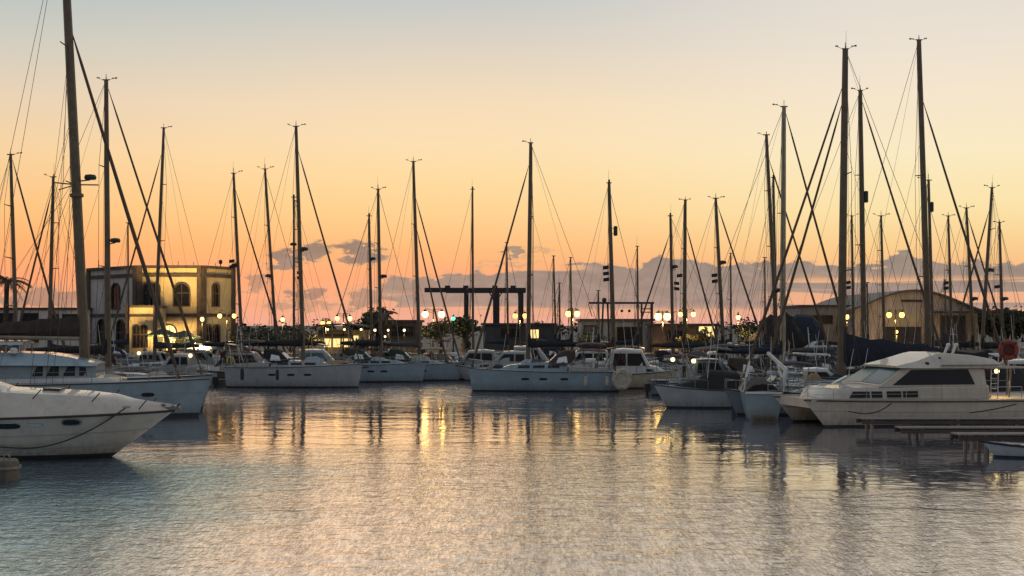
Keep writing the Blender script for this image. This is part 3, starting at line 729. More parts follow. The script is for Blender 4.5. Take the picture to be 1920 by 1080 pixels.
simple_building('long_low_building', 'long low grey building with flat roof left of the clubhouse', -90, 168, 577, 157, 9, 'wall_pale', 'stone_dark',
                [(-20, 34, 588, 606, 'glass_dark'), (40, 72, 588, 640, 'glass_dark'), (96, 112, 590, 598, 'glass_dark'), (118, 150, 590, 598, 'glass_dark')], pilasters=[(34, 39), (74, 92), (112, 117), (152, 160)])
simple_building('dark_shed', 'dark flat roofed shed with round white lamps left of the boat hoist', 716, 783, 600, 150, 8, 'wall_slate', 'roof_dark', [(735, 775, 612, 630, 'glass_dark')])
simple_building('store_building', 'low pale building with shutters and flat roof right of the boat hoist', 1090, 1224, 598, 158, 9, 'wall_white', 'roof_sheet',
                [(1096, 1118, 611, 625, 'shutter'), (1158, 1200, 614, 642, 'glass_dark'), (1182, 1192, 622, 655, 'shutter')], pilasters=[(1125, 1129), (1206, 1210)])
simple_building('brown_kiosk', 'small brown kiosk with glazed front behind the double lamps right of centre', 1224, 1345, 607, 150, 6, 'wall_brown', 'roof_dark', [(1250, 1282, 620, 640, 'glass_dark'), (1310, 1340, 612, 632, 'window_lit')])
simple_building('workshop', 'long low dark workshop with flat roof left of the arched hangar', 1500, 1622, 572, 170, 12, 'wall_grey', 'roof_dark', [(1525, 1560, 592, 606, 'glass_dark'), (1570, 1600, 612, 628, 'window_lit')])
simple_building('rooftop_block', 'small dark gabled boathouse beside the boat hoist', 905, 1040, 606, 165, 9, 'wall_slate', 'roof_dark', [(940, 975, 616, 632, 'glass_dark'), (990, 1010, 618, 634, 'window_lit')])
# lit pavilion with awning
pv = thing('cafe_pavilion', 'brightly lit cafe pavilion under a thin curved roof left of centre', 'building', (WX(640, 146), 146, QZ)); w = WX(690, 146)-WX(598, 146)
ph = WZ(612, 146)-QZ
MB().box((.6, 3.6, ph/2-.2), (w*.86, 4, ph-.4)).build('wall', 'stucco_cream', pv, 0)
rf = MB(); rr = []
for k in range(9):
    q = k/8; x = -w/2-.6+q*(w+.8); z = ph-.1+.28*math.sin(PI*q)-(.25 if k == 0 else 0)
    rr.append([Vector((x, -1.2, z)), Vector((x, 5.8, z)), Vector((x, 5.8, z+.16)), Vector((x, -1.2, z+.16))])
rf.loft(rr); rf.build('roof', 'roof_sheet', pv)
for x in (-w/2+.2, -w/6, w/6, w/2-.2): MB().tube([(x, -.9, 0), (x, -.9, ph)], .07, 6).build('column', 'wall_white', pv)
for k in range(4): MB().box((-w/2+1.0+k*1.05, 1.56, .95+.4), (.8, .06, 1.3)).build('window', 'window_lit', pv, 0)
aw = MB(); aw.prism([(-w/2, -1.0, 1.75), (w/2-1.5, -1.0, 1.75), (w/2-1.5, 1.5, 2.2), (-w/2, 1.5, 2.2)], [(-w/2, -1.0, 1.70), (w/2-1.5, -1.0, 1.70), (w/2-1.5, 1.5, 2.15), (-w/2, 1.5, 2.15)]); aw.build('awning', 'canvas_tan', pv, 0)
for k in range(3): MB().ball((-w/2+1.3+k*1.9, -.4, ph-.35), .14, 8, 6).build('ceiling_lamp', 'lamp_deck', pv)

# arched hangar
hg = thing('boat_hangar', 'big brown boat hangar with a low arched roof at right', 'building', (WX(1725, 165), 165, QZ))
hx0, hx1 = WX(1598, 165)-hg.location.x, WX(1832, 165)-hg.location.x; ze, zp = WZ(582, 165)-QZ, WZ(547, 165)-QZ
prof = [(lerp(hx0, hx1, k/16), ze+(zp-ze)*math.sin(PI*(k/16))**1.15) for k in range(17)]
pf = [(hx0, 0)]+prof+[(hx1, 0)]
MB().prism([(x, 0, z) for x, z in pf], [(x, 30, z) for x, z in pf]).build('wall', 'wall_brown2', hg, 0) if False else None
mat('wall_brown2', (.50, .40, .33), .9, var=.3, scale=.5, bump=.3, bscale=8, streak=(.16, .11, .08), stretch=(3, 1, .5))
MB().prism([(x, 0, z) for x, z in pf], [(x, 30, z) for x, z in pf]).build('wall', 'wall_brown2', hg, 0)
rf = MB(); rf.loft([[Vector((x, -.5, z+.02)), Vector((x, 30.5, z+.02)), Vector((x, 30.5, z+.30)), Vector((x, -.5, z+.30))] for x, z in [(hx0-.5, ze-.15)]+prof+[(hx1+.5, ze-.15)]]); rf.build('roof', 'roof_sheet', hg)
def hbox(a, b, c, d, y, th, nm, mt_):
    x0, x1 = WX(a, 165)-hg.location.x, WX(b, 165)-hg.location.x; z1, z0 = WZ(c, 165)-QZ, max(0, WZ(d, 165)-QZ)
    return MB().box(((x0+x1)/2, y, (z0+z1)/2), (x1-x0, th, z1-z0)).build(nm, mt_, hg, 0)
hbox(1656, 1727, 590, 612, -.05, .2, 'upper_panel', 'stucco_cream')
hbox(1660, 1726, 613, 655, -.04, .16, 'door', 'roof_dark'); hbox(1765, 1812, 592, 655, -.04, .16, 'door', 'wall_slate')
hbox(1690, 1728, 562, 566, -.05, .2, 'beam', 'roof_dark')
for a, b in ((1600, 1604), (1648, 1655), (1728, 1734), (1757, 1762), (1827, 1832)): hbox(a, b, 588, 655, -.08, .3, 'pilaster', 'wall_brown2')
hbox(1748, 1905, 584, 587, -2.2, 4.2, 'canopy', 'roof_dark')
for a in (1752, 1790, 1840, 1876, 1902): hbox(a, a+2, 587, 655, -4.1, .2, 'canopy_post', 'wall_brown')

# travelling boat hoist (gantry on wheels)
th = thing('boat_hoist', 'black travelling boat hoist gantry standing on the quay, centre', 'crane', (WX(905, 172), 172, QZ))
def thx(px, Y=172): return WX(px, Y)-th.location.x
zb = WZ(545, 172)-QZ
def leg(px, y, w): 
    l = MB(); l.box((thx(px), y, zb/2+.2), (w, w*.9, zb-.2)); l.build('leg', 'crane_paint', th, 0)
    wl = MB(); wl.loft([[Vector((thx(px)+.55*math.cos(2*PI*j/14), y+yy, .55+.55*math.sin(2*PI*j/14))) for j in range(14)] for yy in (-.22, .22)]); wl.build('wheel', 'rubber', th)
leg(873, 6, .42); leg(873, -1, .36); leg(930, -1, .78); leg(976, 6, .6); leg(933, 6, .4); leg(978, -1, .5)
b = MB(); b.box(((thx(797)+thx(986))/2, -1, zb+.05), (thx(986)-thx(797), .5, .62)); b.build('top_beam', 'crane_paint', th, 0)
b = MB(); b.box(((thx(832)+thx(986))/2, 6, zb+.12), (thx(986)-thx(832), .5, .6)); b.build('top_beam', 'crane_paint', th, 0)
b = MB(); b.box((thx(930), 2.5, zb-.32), (.4, 6.6, .3)); b.box((thx(873), 2.5, zb-.32), (.4, 6.6, .3)); b.build('cross_beam', 'crane_paint', th, 0)
b = MB()
for px in (840, 874, 928, 962): b.box((thx(px), -1, zb+.48), (.7, .6, .35))
b.build('winch', 'crane_paint', th, 0)
b = MB(); b.tube([(thx(933), -1, zb-1.2), (thx(941), -1, zb-.3)], .08, 5); b.tube([(thx(926), -1, zb-1.3), (thx(918), -1, zb-.3)], .08, 5); b.build('knee_brace', 'crane_paint', th)
# slanted signal gantry
sg = thing('steel_gantry', 'thin dark steel gantry frame with slanted legs right of centre', 'gantry', (WX(1165, 152), 152, QZ))
def sgx(px): return WX(px, 152)-sg.location.x
zg = WZ(568, 152)-QZ
MB().box((0, 0, zg), (sgx(1226)-sgx(1103), .22, .24)).build('top_beam', 'crane_paint', sg, 0)
for a, c in ((1131, 1127), (1139, 1143)): MB().tube([(sgx(a), 0, zg), (sgx(c), 0, 0)], .12, 6).build('leg', 'crane_paint', sg)
MB().box((sgx(1222), 0, zg/2), (.3, .3, zg)).build('leg', 'crane_paint', sg, 0); MB().box((sgx(1203), 0, zg/2), (.2, .2, zg)).build('leg', 'crane_paint', sg, 0)
b = MB()
for z in (zg-.7, zg-1.1): b.box((sgx(1213), 0, z), (sgx(1222)-sgx(1203), .12, .12))
b.tube([(sgx(1103), 0, zg-.1), (sgx(1110), 0, zg-1.6)], .05, 5); b.build('cross_bar', 'crane_paint', sg, 0)
for px in (1133, 1166, 1180): MB().ball((sgx(px), 0, zg+.35 if px == 1133 else zg-.95), .18 if px > 1140 else .3, 8, 6).build('signal_lamp', 'plastic_black', sg)

# ================================================================== LAMPS
LG = 'old style street lamps along the quay'
def lamp_light(parent, watts, loc, colr=(1.0, .62, .22), size=.42):
    l = bpy.data.lights.new('lamp_light', 'SPOT'); l.energy = watts; l.color = colr; l.shadow_soft_size = .2; l.spot_size = math.radians(146); l.spot_blend = .35
    o = bpy.data.objects.new('lamp_light', l); col.objects.link(o); o.parent = parent; o.location = loc; return o
def flood(label, px, Y, target, watts, z=QZ, ang=1.5):
    t = thing('floodlight', label, 'floodlight', (WX(px, Y), Y, z), 0, 'floodlights on the quay'); d = (Vector(target)-Vector((WX(px, Y), Y, z+.5))).normalized()
    MB().box((0, 0, .2), (.12, .12, .4)).build('stand', 'lamp_iron', t); h = MB(); c = Vector((0, 0, .5)); h.tube([c-d*.18, c+d*.12], [.14, .22], 10); h.build('housing', 'lamp_iron', t)
    h = MB(); h.tube([c+d*.125, c+d*.14], .19, 10); h.build('lens', 'lamp_deck', t)
    l = bpy.data.lights.new('floodlight', 'SPOT'); l.energy = watts; l.color = (1.0, .64, .22); l.spot_size = ang; l.spot_blend = 1.0; l.shadow_soft_size = .8
    o = bpy.data.objects.new('flood_beam', l); col.objects.link(o); o.parent = t; o.location = c+d*.2; o.rotation_euler = d.to_track_quat('-Z', 'Y').to_euler(); return t
def lamp(label, pxs, py, Y, glow='lamp_glow', r=.24, arm=True, watts=900):
    px = sum(pxs)/len(pxs); z = WZ(py, Y); t = thing('street_lamp', label, 'street lamp', (WX(px, Y), Y, QZ), 0, LG); h = z-QZ
    p = MB(); p.lathe((0, 0, 0), [(.17, 0), (.17, .35), (.10, .45), (.075, .6), (.06, h-.1 if len(pxs) == 1 else h+.55), (.09, h+.0 if len(pxs) == 1 else h+.62)], 10); p.build('post', 'lamp_iron', t)
    if glow == 'lamp_glow' and int(px) % 2: glow = 'lamp_amber'
    r *= random.uniform(.88, 1.18)
    for q in pxs:
        x = WX(q, Y)-t.location.x
        if len(pxs) > 1:
            a = MB(); a.tube([(0, 0, h+.25), (x*.4, 0, h+.55), (x*.85, 0, h+.62), (x, 0, h+.5), (x, 0, h+.25)], .03, 6); a.tube([(0, 0, h+.05), (x*.5, 0, h+.3), (x*.7, 0, h+.6)], .02, 5); a.build('arm', 'lamp_iron', t)
        g = MB(); g.lathe((x, 0, h), [(r*.35, -r*1.1), (r*.8, -r*.7), (r, -r*.1), (r*.85, r*.5), (r*.5, r*.85)], 12); g.build('globe', glow, t)
        c = MB(); c.lathe((x, 0, h+r*.86), [(r*.8, 0), (r*.55, .12), (.03, .26)], 10); c.build('lamp_cap', 'lamp_iron', t)
    if watts: lamp_light(t, watts*len(pxs), (0, -.1, h-r*1.1-.25))
    return t
lamp('single lamp in front of the right corner pier of the clubhouse', [379], 598, 143)
lamp('double lamp before the right wing of the clubhouse', [412, 439], 592, 144)
lamp('single lamp against the pink sky right of the clubhouse', [530], 599, 146)
lamp('close pair of lamps above the left end of the lit pavilion', [605, 617], 606, 150, r=.27)
lamp('wider pair of lamps above the right half of the lit pavilion', [632, 656], 597, 146, r=.27)
lamp('double lamp left of the boat hoist above the yellow lit tree', [797, 828], 589, 143, 'lamp_bright', .30)
lamp('double lamp at the right leg of the boat hoist', [966, 984], 592, 146, r=.28)
lamp('double lamp in front of the low pale building', [1066, 1082], 588, 146, 'lamp_glow', .33)
lamp('brightest double lamp, strong yellow, at the right end of the steel gantry', [1234, 1251], 593, 141, 'lamp_strong', .36, watts=2200)
lamp('double lamp just right of the brightest yellow lamp', [1276, 1300], 589, 145)
lamp('single lamp left of the dark tarpaulin heap right of centre', [1384, 1384.01], 595, 146)
lamp('single lamp between the two tallest masts at right', [1588], 594, 150)
lamp('double lamp in front of the arched hangar', [1667, 1691], 590, 152, r=.32)
lamp('small low lamp at the door of the arched hangar', [1681], 622, 158, r=.2)
lamp('left small lamp among the shrubs before the dark shed', [703], 619, 148, 'lamp_white', .15, watts=120); lamp('middle small lamp on the left edge of the dark shed', [728], 619, 147, 'lamp_white', .15, watts=120); lamp('right small lamp in front of the dark shed', [758], 619, 147, 'lamp_white', .15, watts=120)
lamp('small low lamp under the middle lamp of the dark shed', [722], 631, 145, 'lamp_white', .13, watts=100); lamp('small lamp over the yellow lit tree', [811], 619, 145, 'lamp_white', .13)
lamp('green signal lamp on a dark mast below the boat hoist', [850], 597, 140, 'lamp_green', .18, watts=0)

flood('floodlight on the quay aimed at the middle of the clubhouse, right of its porch', 300, 137.4, (WX(325, 150), 150, 9.8), 21000, ang=1.35)
flood('floodlight on the quay aimed at the right wing of the clubhouse', 372, 137.4, (WX(398, 152), 152, 9.5), 21000, ang=1.3)
flood('floodlight on the quay left of the clubhouse porch', 272, 137.6, (WX(264, 145), 145, 3.9), 520, ang=1.3)
flood('floodlight lighting the left front of the arched hangar', 1655, 147, (WX(1690, 165), 165, 6), 3200)
# ================================================================== PLANTS
def leaves(mb, c, rad, n, size, clumps=9, up=0.0, m=1):
    c = Vector(c); cl = []
    for _ in range(clumps):
        v = Vector((random.gauss(0, 1), random.gauss(0, 1), random.gauss(0, 1))).normalized()*random.uniform(.2, .95)
        cl.append(Vector((v.x*rad[0], v.y*rad[1], v.z*rad[2])))
    for i in range(n):
        k = random.choice(cl); q = Vector((random.gauss(0, .3)*rad[0], random.gauss(0, .3)*rad[1], random.gauss(0, .26)*rad[2]))
        p = c+k*.8+q*.8; s = size*random.uniform(.5, 1.3)
        a = Vector((random.uniform(-1, 1), random.uniform(-1, 1), random.uniform(-.6, .6)+up)).normalized(); b = a.cross(Vector((random.uniform(-1, 1), random.uniform(-1, 1), random.uniform(-1, 1)))).normalized()
        mb.add([p-a*s, p+b*s*.5, p+a*s, p-b*s*.5], [(0, 1, 2, 3)], random.choice(m) if isinstance(m, tuple) else m)
def bush(label, px, Y, w, h, leaf='leaf_dark', n=420, z0=QZ, name='shrub', cat='shrub', group='shrubs along the quay', trunk=.4, size=.22):
    t = thing(name, label, cat, (WX(px, Y), Y, z0), 0, group)
    tr = MB()
    for k in range(4):
        a = k*1.7+px; tr.tube([(0, 0, 0), (.15*w*math.cos(a), .15*w*math.sin(a), h*trunk), (.3*w*math.cos(a), .3*w*math.sin(a), h*.75)], [.09, .06, .02], 5)
    tr.build('stem', 'bark', t)
    lf = MB(); leaves(lf, (0, 0, h*.58), (w/2, w/2, h*.44), n, size, 12, m=(0, 1)); lf.build('foliage', [leaf, 'leaf_mid' if leaf == 'leaf_dark' else leaf], t, 0)
    return t
def tree(label, px, Y, w, h, leaf='leaf_dark', n=900, z0=QZ, group='trees on the quay', conic=False, name='tree', size=.3):
    t = thing(name, label, 'tree', (WX(px, Y), Y, z0), 0, group)
    tr = MB(); tr.tube([(0, 0, 0), (.1, 0, h*.3), (-.05, .1, h*.6), (0, 0, h*.92)], [.22, .17, .11, .03], 7)
    for k in range(7):
        a = k*2.4; z = h*(.32+.07*k); tr.tube([(0, 0, z), (w*.22*math.cos(a), w*.22*math.sin(a), z+h*.1), (w*.4*math.cos(a), w*.4*math.sin(a), z+h*.17)], [.08, .05, .015], 5)
    tr.build('trunk', 'bark', t)
    lf = MB()
    if conic:
        for k in range(9):
            q = k/8; leaves(lf, (0, 0, h*(.15+.8*q)), (w/2*(1.02-q), w/2*(1.02-q), h*.09), n//9, size, 6, m=(0, 1))
    else: leaves(lf, (0, 0, h*.64), (w/2, w/2, h*.36), n, size, 16, m=(0, 1))
    lf.build('crown', [leaf, 'leaf_mid' if leaf == 'leaf_dark' else leaf], t, 0)
    return t
def palm(label, px, Y, h, fr=13, ln=2.6, lean=.3):
    t = thing('palm_tree', label, 'palm tree', (WX(px, Y), Y, QZ))
    tr = MB(); tr.tube([(lean*math.sin(k/8*1.4), 0, h*k/8) for k in range(9)], [.34-.012*k+(.03 if k % 2 else 0) for k in range(9)], 9); tr.build('trunk', 'bark', t)
    top = Vector((lean*math.sin(1.4), 0, h)); cr = MB()
    for i in range(fr):
        a = 2*PI*i/fr+.3*random.random(); el = random.uniform(-.4, 1.1); pts = []
        for k in range(8):
            q = k/7; r_ = ln*q; pts.append(top+Vector((math.cos(a)*r_*math.cos(el*.6), math.sin(a)*r_*math.cos(el*.6), math.sin(el)*r_*.8-1.25*q*q*ln*.42)))
        cr.tube(pts, [.045-.005*k for k in range(8)], 4)
        for k in range(1, 8):
            for j in range(3):
                p = lerp(pts[k-1], pts[k], j/3); tn = (pts[k]-pts[k-1]).normalized(); sd = tn.cross(Vector((0, 0, 1))).normalized()
                for s in (-1, 1):
                    e = p+sd*s*.55*(1-.5*k/8)+tn*.25+Vector((0, 0, -.22)); cr.add([p, p+tn*.09, e], [(0, 1, 2)])
    cr.build('crown', 'leaf_dry', t, 0); return t
palm('ragged brown palm at the left edge left of the clubhouse', 8, 150, 8.4, 34, 2.9)
for i, (px, Y, w, h, lf, lb) in enumerate([
    (352, 146, 3.0, 2.1, 'leaf_dark', 'low dark shrub left of the clubhouse single lamp'), (468, 150, 5.0, 3.0, 'leaf_dark', 'dark shrub right of the clubhouse, left of the pair of leaning masts'), (500, 152, 5.0, 3.3, 'leaf_dark', 'rounded dark shrub under the leaning masts right of the clubhouse'),
    (545, 152, 6.0, 3.1, 'leaf_dark', 'broad dark shrub right of the single lamp on pink sky'), (578, 150, 4.5, 2.7, 'leaf_dark', 'low dark shrub at the left end of the lit pavilion'),
    (668, 152, 5.0, 4.2, 'leaf_dark', 'tall bushy shrub behind the right end of the lit pavilion'), (672, 141, 3.0, 1.9, 'leaf_dark', 'small shrub before the right end of the lit pavilion'),
    (1108, 150, 4.0, 2.6, 'leaf_mid', 'green shrub at the left end of the low pale building'), (1316, 141, 3.4, 2.9, 'leaf_lamplit', 'yellow lit shrub in front of the brown kiosk'), (1292, 141, 2.4, 2.2, 'leaf_lamplit', 'smaller yellow lit shrub left of the kiosk shrub'),
    (1405, 148, 4.6, 4.2, 'leaf_dark', 'dark shrub left of the tarpaulin heap')]):
    bush(lb, px, Y, w, h, lf)
tree('spiky dark tree rising behind the dark shed, left of centre', 706, 152, 4.2, 5.4, 'leaf_dark', 700, size=.34)
palm('short bushy palm beside the spiky dark tree left of centre', 722, 150, 4.4, 13, 1.7, .1)
tree('yellow lit olive tree under the double lamp left of the boat hoist', 826, 141, 4.0, 3.9, 'leaf_lamplit', 1000, size=.2)
tree('dark tree with the green signal lamp below the boat hoist', 868, 147, 4.4, 4.6, 'leaf_dark', 700)
for px, Y, w, h, lb in ((1842, 172, 8, 5.4, 'dark pine right beside the arched hangar'), (1868, 176, 8, 5.7, 'dark pine, second right of the arched hangar'), (1895, 172, 8, 5.2, 'dark pine, third right of the arched hangar'), (1925, 175, 9, 5.9, 'dark pine at the right edge of the photo')):
    tree(lb, px, Y, w, h, 'leaf_dark', 1100, size=.36)
# far tree line that reads as one mass
fm = MB()
for i in range(150):
    x = -260+i*4.3+random.uniform(-2, 2); y = 390+random.uniform(-25, 25); h = random.uniform(2.2, 5.2)+(1.2 if i % 23 < 6 else 0)
    leaves(fm, (x, y, QZ+h*.5), (4.2, 3, h*.55), 60, .75, 6, m=0)
fo = fm.build('far_tree_line', 'leaf_dark', None, 0); fo['kind'] = 'stuff'; tag(fo, 'thin dark line of far trees on the horizon behind the marina', 'tree line')

# parasols, cars, tarpaulin heap
def parasol(label, px, py, Y, r):
    t = thing('parasol', label, 'parasol', (WX(px, Y), Y, QZ), 0, 'cafe parasols before the clubhouse'); h = WZ(py, Y)-QZ
    MB().tube([(0, 0, 0), (0, 0, h)], .045, 6).build('pole', 'steel_dull', t)
    c = MB(); n = 8; vs = [(0, 0, h)]+[(r*math.cos(2*PI*j/n), r*math.sin(2*PI*j/n), h-.75) for j in range(n)]+[(r*math.cos(2*PI*j/n), r*math.sin(2*PI*j/n), h-.95) for j in range(n)]
    c.add(vs, [(0, 1+j, 1+(j+1) % n) for j in range(n)]+[(1+j, 9+j, 9+(j+1) % n, 1+(j+1) % n) for j in range(n)]); c.build('canopy', 'canvas_green', t, 0)
    MB().lathe((0, 0, 0), [(.35, 0), (.35, .1), (.06, .14)], 10).build('base', 'concrete', t)
parasol('left green parasol in front of the lit clubhouse wall', 306, 615, 142, 1.9); parasol('right green parasol in front of the lit clubhouse wall', 345, 619, 141, 1.9)
def car(label, px, Y, paint, face=1):
    t = thing('parked_car', label, 'car', (WX(px, Y), Y, QZ), 0 if face > 0 else PI, 'cars parked along the quay')
    b = House([(-2.05, .28, .80, .78, .74), (-1.95, .24, .92, .84, .80), (-1.0, .2, .98, .86, .82), (1.0, .2, .95, .86, .82), (1.85, .24, .80, .82, .74), (2.1, .3, .62, .70, .64)], .1, .04); body = b.mesh(t, paint, 'body')
    g = House([(-1.75, .9, 1.0, .76, .70), (-1.15, .9, 1.42, .76, .60), (.15, .9, 1.45, .76, .60), (.95, .9, 1.0, .76, .70)], .08, .03); gh = g.mesh(t, paint, 'roof')
    g.window([(-1.25, 1.0), (-.95, 1.34), (-.25, 1.36), (-.25, 1.0)], gh); g.window([(-.15, 1.0), (-.15, 1.36), (.12, 1.36), (.72, 1.0)], gh)
    g.screen(2, .1, .9, -.9, .9, gh, 'glass_dark', 'windscreen')
    for x in (-1.3, 1.3):
        for s in (-1, 1):
            w = MB(); w.loft([[Vector((x+.32*math.cos(2*PI*j/14), s*.86+yy, .32+.32*math.sin(2*PI*j/14))) for j in range(14)] for yy in (-.1, .06)]); wo = w.build('wheel', 'rubber', t)
            r_ = MB(); r_.loft([[Vector((x+.19*math.cos(2*PI*j/10), s*.86+(.07 if s > 0 else -.11)+yy, .32+.19*math.sin(2*PI*j/10))) for j in range(10)] for yy in (0, .012)]); r_.build('rim', 'steel_dull', wo)
    for s in (-.6, .6): MB().ball((2.0, s, .66), .13, 8, 5, (.5, 1.2, .7)).build('headlight', 'plastic_white', t); MB().box((-2.05, s, .74), (.06, .3, .14)).build('tail_light', 'red_paint', t)
car('white parked car below the right wing of the clubhouse', 388, 139.5, 'car_white'); car('dark parked car right of the white one below the clubhouse', 430, 139.5, 'car_dark', -1)
car('dark red parked car left of the tarpaulin heap', 1352, 140, 'car_red'); car('white parked car before the low pale building', 1120, 140.5, 'car_white', -1); car('dark parked car before the shutters of the low pale building', 1172, 141, 'car_dark')
car('pale parked car in front of the dark workshop', 1545, 142, 'car_white')
hp = MB(); rg = []
for k, (x, h) in enumerate([(-3.4, .4), (-3.0, 1.9), (-2.3, 2.5), (-1.6, 3.7), (-.7, 4.3), (.1, 4.1), (.9, 4.6), (1.6, 4.4), (2.3, 3.2), (2.9, 2.4), (3.2, .4)]):
    rg.append([Vector((x+.16*math.sin(j*3.3+k), 1.9*math.cos(PI*j/12)*(1+.08*math.sin(k*2.3+j)), h*(math.sin(PI*j/12)**.55)*(1+.07*math.sin(j*2.6+k*1.9)))) for j in range(13)])
hp.loft(rg); ho = hp.build('tarpaulin_covered_boat', ['canvas_black'], None, smooth=.4); ho.location = (WX(1455, 147), 147, QZ); tag(ho, 'large boat ashore wrapped in dark tarpaulin behind the pale mast', 'covered boat')
hp2 = MB(); hp2.loft([[Vector((x, 1.6*math.cos(PI*j/8), h*(math.sin(PI*j/8)**.8))) for j in range(9)] for x, h in ((-2.8, .6), (-2.0, 3.4), (-.5, 4.5), (1.2, 4.4), (2.4, 3.2), (3.0, .5))])
h2 = hp2.build('tarpaulin_covered_boat', ['canvas_navy'], None, smooth=.4); h2.location = (WX(1502, 149), 149, QZ); tag(h2, 'blue tarpaulin covered boat right of the grey tarpaulin heap', 'covered boat')

# ================================================================== BOATS
class Loc:                                            # photo column / row -> local coordinates of a placed boat
    def __init__(s, loc, rz): s.l, s.c, s.s = loc, math.cos(rz), math.sin(rz)
    def x(s, px, y):
        k = (px-CX)/F; return (k*(s.l[1]+y*s.c)-s.l[0]+y*s.s)/(s.c-k*s.s)
    def z(s, py, x, y): return H+(HY-py)*(s.l[1]+x*s.s+y*s.c)/F
    def xz(s, px, py, y): x = s.x(px, y); return x, s.z(py, x, y)

# --- big sailing catamaran at left
def catamaran():
    Lc = 13.2; rz = .20; c_, s_ = math.cos(rz), math.sin(rz); bxw, byw = WX(392, 70.3), 70.3
    cx = bxw-(Lc/2*c_+2.7*s_); Yc = byw-(Lc/2*s_-2.7*c_)
    t = thing('sailing_catamaran', 'large pale sailing catamaran at left with thickest mast and long brown sail bag', 'sailboat', (cx, Yc, 0), rz, YG)
    lo = Loc((cx, Yc), rz)
    for sy in (-2.7, 2.7):
        hl = Hull(Lc, 1.75, 2.1, 1.85, rake=.55, tw=.8, draft=.5, full=.25, dip=.02, boot=.22, flare=.25)
        h = hl.mesh(t, ['gelcoat_blue', 'antifoul_dark', 'deck_paint']); h.location.y = sy
        hl.strake(h, 'plastic_black', dz=-.04, r=.035); hl.strake(h, 'gelcoat_blue', 'hull_stripe', dz=-.75, r=.02, off=.0)
        if sy < 0:
            for q in (3.4, 1.6, -.4): hl.patch(oval(q, 1.25, .35, .11, 8), h, 'glass_dark', 'porthole')
        hl.rail(h, .1, .98, .62, 9, .013)
    b = MB(); b.box((-1.0, 0, 1.35), (8.6, 4.4, .9)); b.build('bridge_deck', 'gelcoat_grey', t)
    b = MB(); b.tube([(4.9, -2.7, 1.9), (4.9, 2.7, 1.9)], .09, 8); b.build('crossbeam', 'mast_alloy', t)
    n = MB()
    for k in range(15):
        q = k/14; n.tube([(3.2+1.7*q, -2.1, 1.78), (3.2+1.7*q, 2.1, 1.78)], .012, 3); n.tube([(3.3, -2+4*q, 1.78), (4.9, -2+4*q, 1.8)], .012, 3)
    n.build('trampoline', 'wire', t)
    ys = -2.6
    X = lambda px: lo.x(px, ys)
    co = House([(X(224), 1.8, 1.98, 2.5, 2.4), (X(196), 1.8, 2.14, 2.7, 2.55), (X(140), 1.8, 2.2, 2.75, 2.6), (X(-70), 1.8, 2.2, 2.75, 2.6)], .07, .02); co.mesh(t, 'gelcoat_white', 'coaming')
    wl = House([(X(178), 2.15, 2.8, 2.25, 2.1), (X(160), 2.15, 2.9, 2.5, 2.35), (X(100), 2.15, 3.0, 2.6, 2.45), (X(-60), 2.15, 3.0, 2.6, 2.45)], .04, .02); w = wl.mesh(t, 'gelcoat_blue', 'saloon')
    for a, b_ in ((58, 80), (84, 110), (115, 140)):
        wl.window([(X(a)+.05, 2.27), (X(a)+.30, 2.78), (X(b_), 2.80), (X(b_), 2.27)], w, 'glass_dark')
    wl.window([(X(148), 2.27), (X(148), 2.74), (X(160), 2.72), (X(162), 2.27)], w, 'glass_dark'); wl.screen(0, .1, .9, -.95, .95, w, 'glass_dark')
    rf = House([(X(180), 2.80, 2.86, 2.35, 2.2), (X(164), 2.80, 3.02, 2.65, 2.3), (X(130), 2.82, 3.26, 2.8, 2.2), (X(85), 2.84, 3.46, 2.85, 2.1), (X(30), 2.86, 3.52, 2.85, 2.1), (X(-80), 2.86, 3.52, 2.85, 2.1)], .22, .06); rf.mesh(t, 'gelcoat_blue', 'saloon_roof')
    xm = X(161)-.05; lo2 = lo; Yc = 73.2
    mx = lo2.x(160, 0)
    zt = WZ(-150, Yc); lean = (118-160)*Yc/F
    fsz = WZ(75, Yc)
    mast, M = rig(t, mx, 2.6, zt, lean, .27, None, spr=(.40, .70), boom=None, back=False, radar=(WZ(338, Yc), .78), gear='vane', shrouds=False, spl=1.5, yaw=rz)
    # furled genoa, shrouds and backstay with catamaran anchor points
    A = M(fsz)+Vector((.2, 0, 0)); Bq = Vector((4.85, 0, 2.05)); mb = MB(); pts = [lerp(A, Bq, k/12)+Vector((0, 0, -.12*math.sin(PI*k/12))) for k in range(13)]
    mb.tube(pts, [.03, .08]+[lerp(.085, .13, k/9) for k in range(10)]+[.05], 8); mb.lathe(Bq, [(.05, -.1), (.16, -.06), (.16, .06), (.05, .1)], 10); mb.build('furled_sail', 'sail_roll', mast)
    sh = MB()
    for sg in (-1, 1):
        ch = Vector((mx-1.6, sg*3.2, 1.9)); z1 = 2.6+(zt-2.6)*.4; tip = M(z1)+Vector((-.5, sg*1.4, .1))
        sh.tube([ch, tip, M(fsz+.4)], .014, 4); sh.tube([ch+Vector((.3, 0, 0)), M(z1)], .013, 4); sh.tube([Vector((mx-4.2, sg*3.2, 1.9)), M(z1+4)], .011, 4); sh.tube([Vector((-6.2, sg*2.8, 1.9)), M(zt)], .014, 4)
        sh.tube([Vector((mx-2.4, sg*3.2, 1.9)), M(fsz-.8)], .011, 4)
    sh.build('shrouds', 'wire', mast)
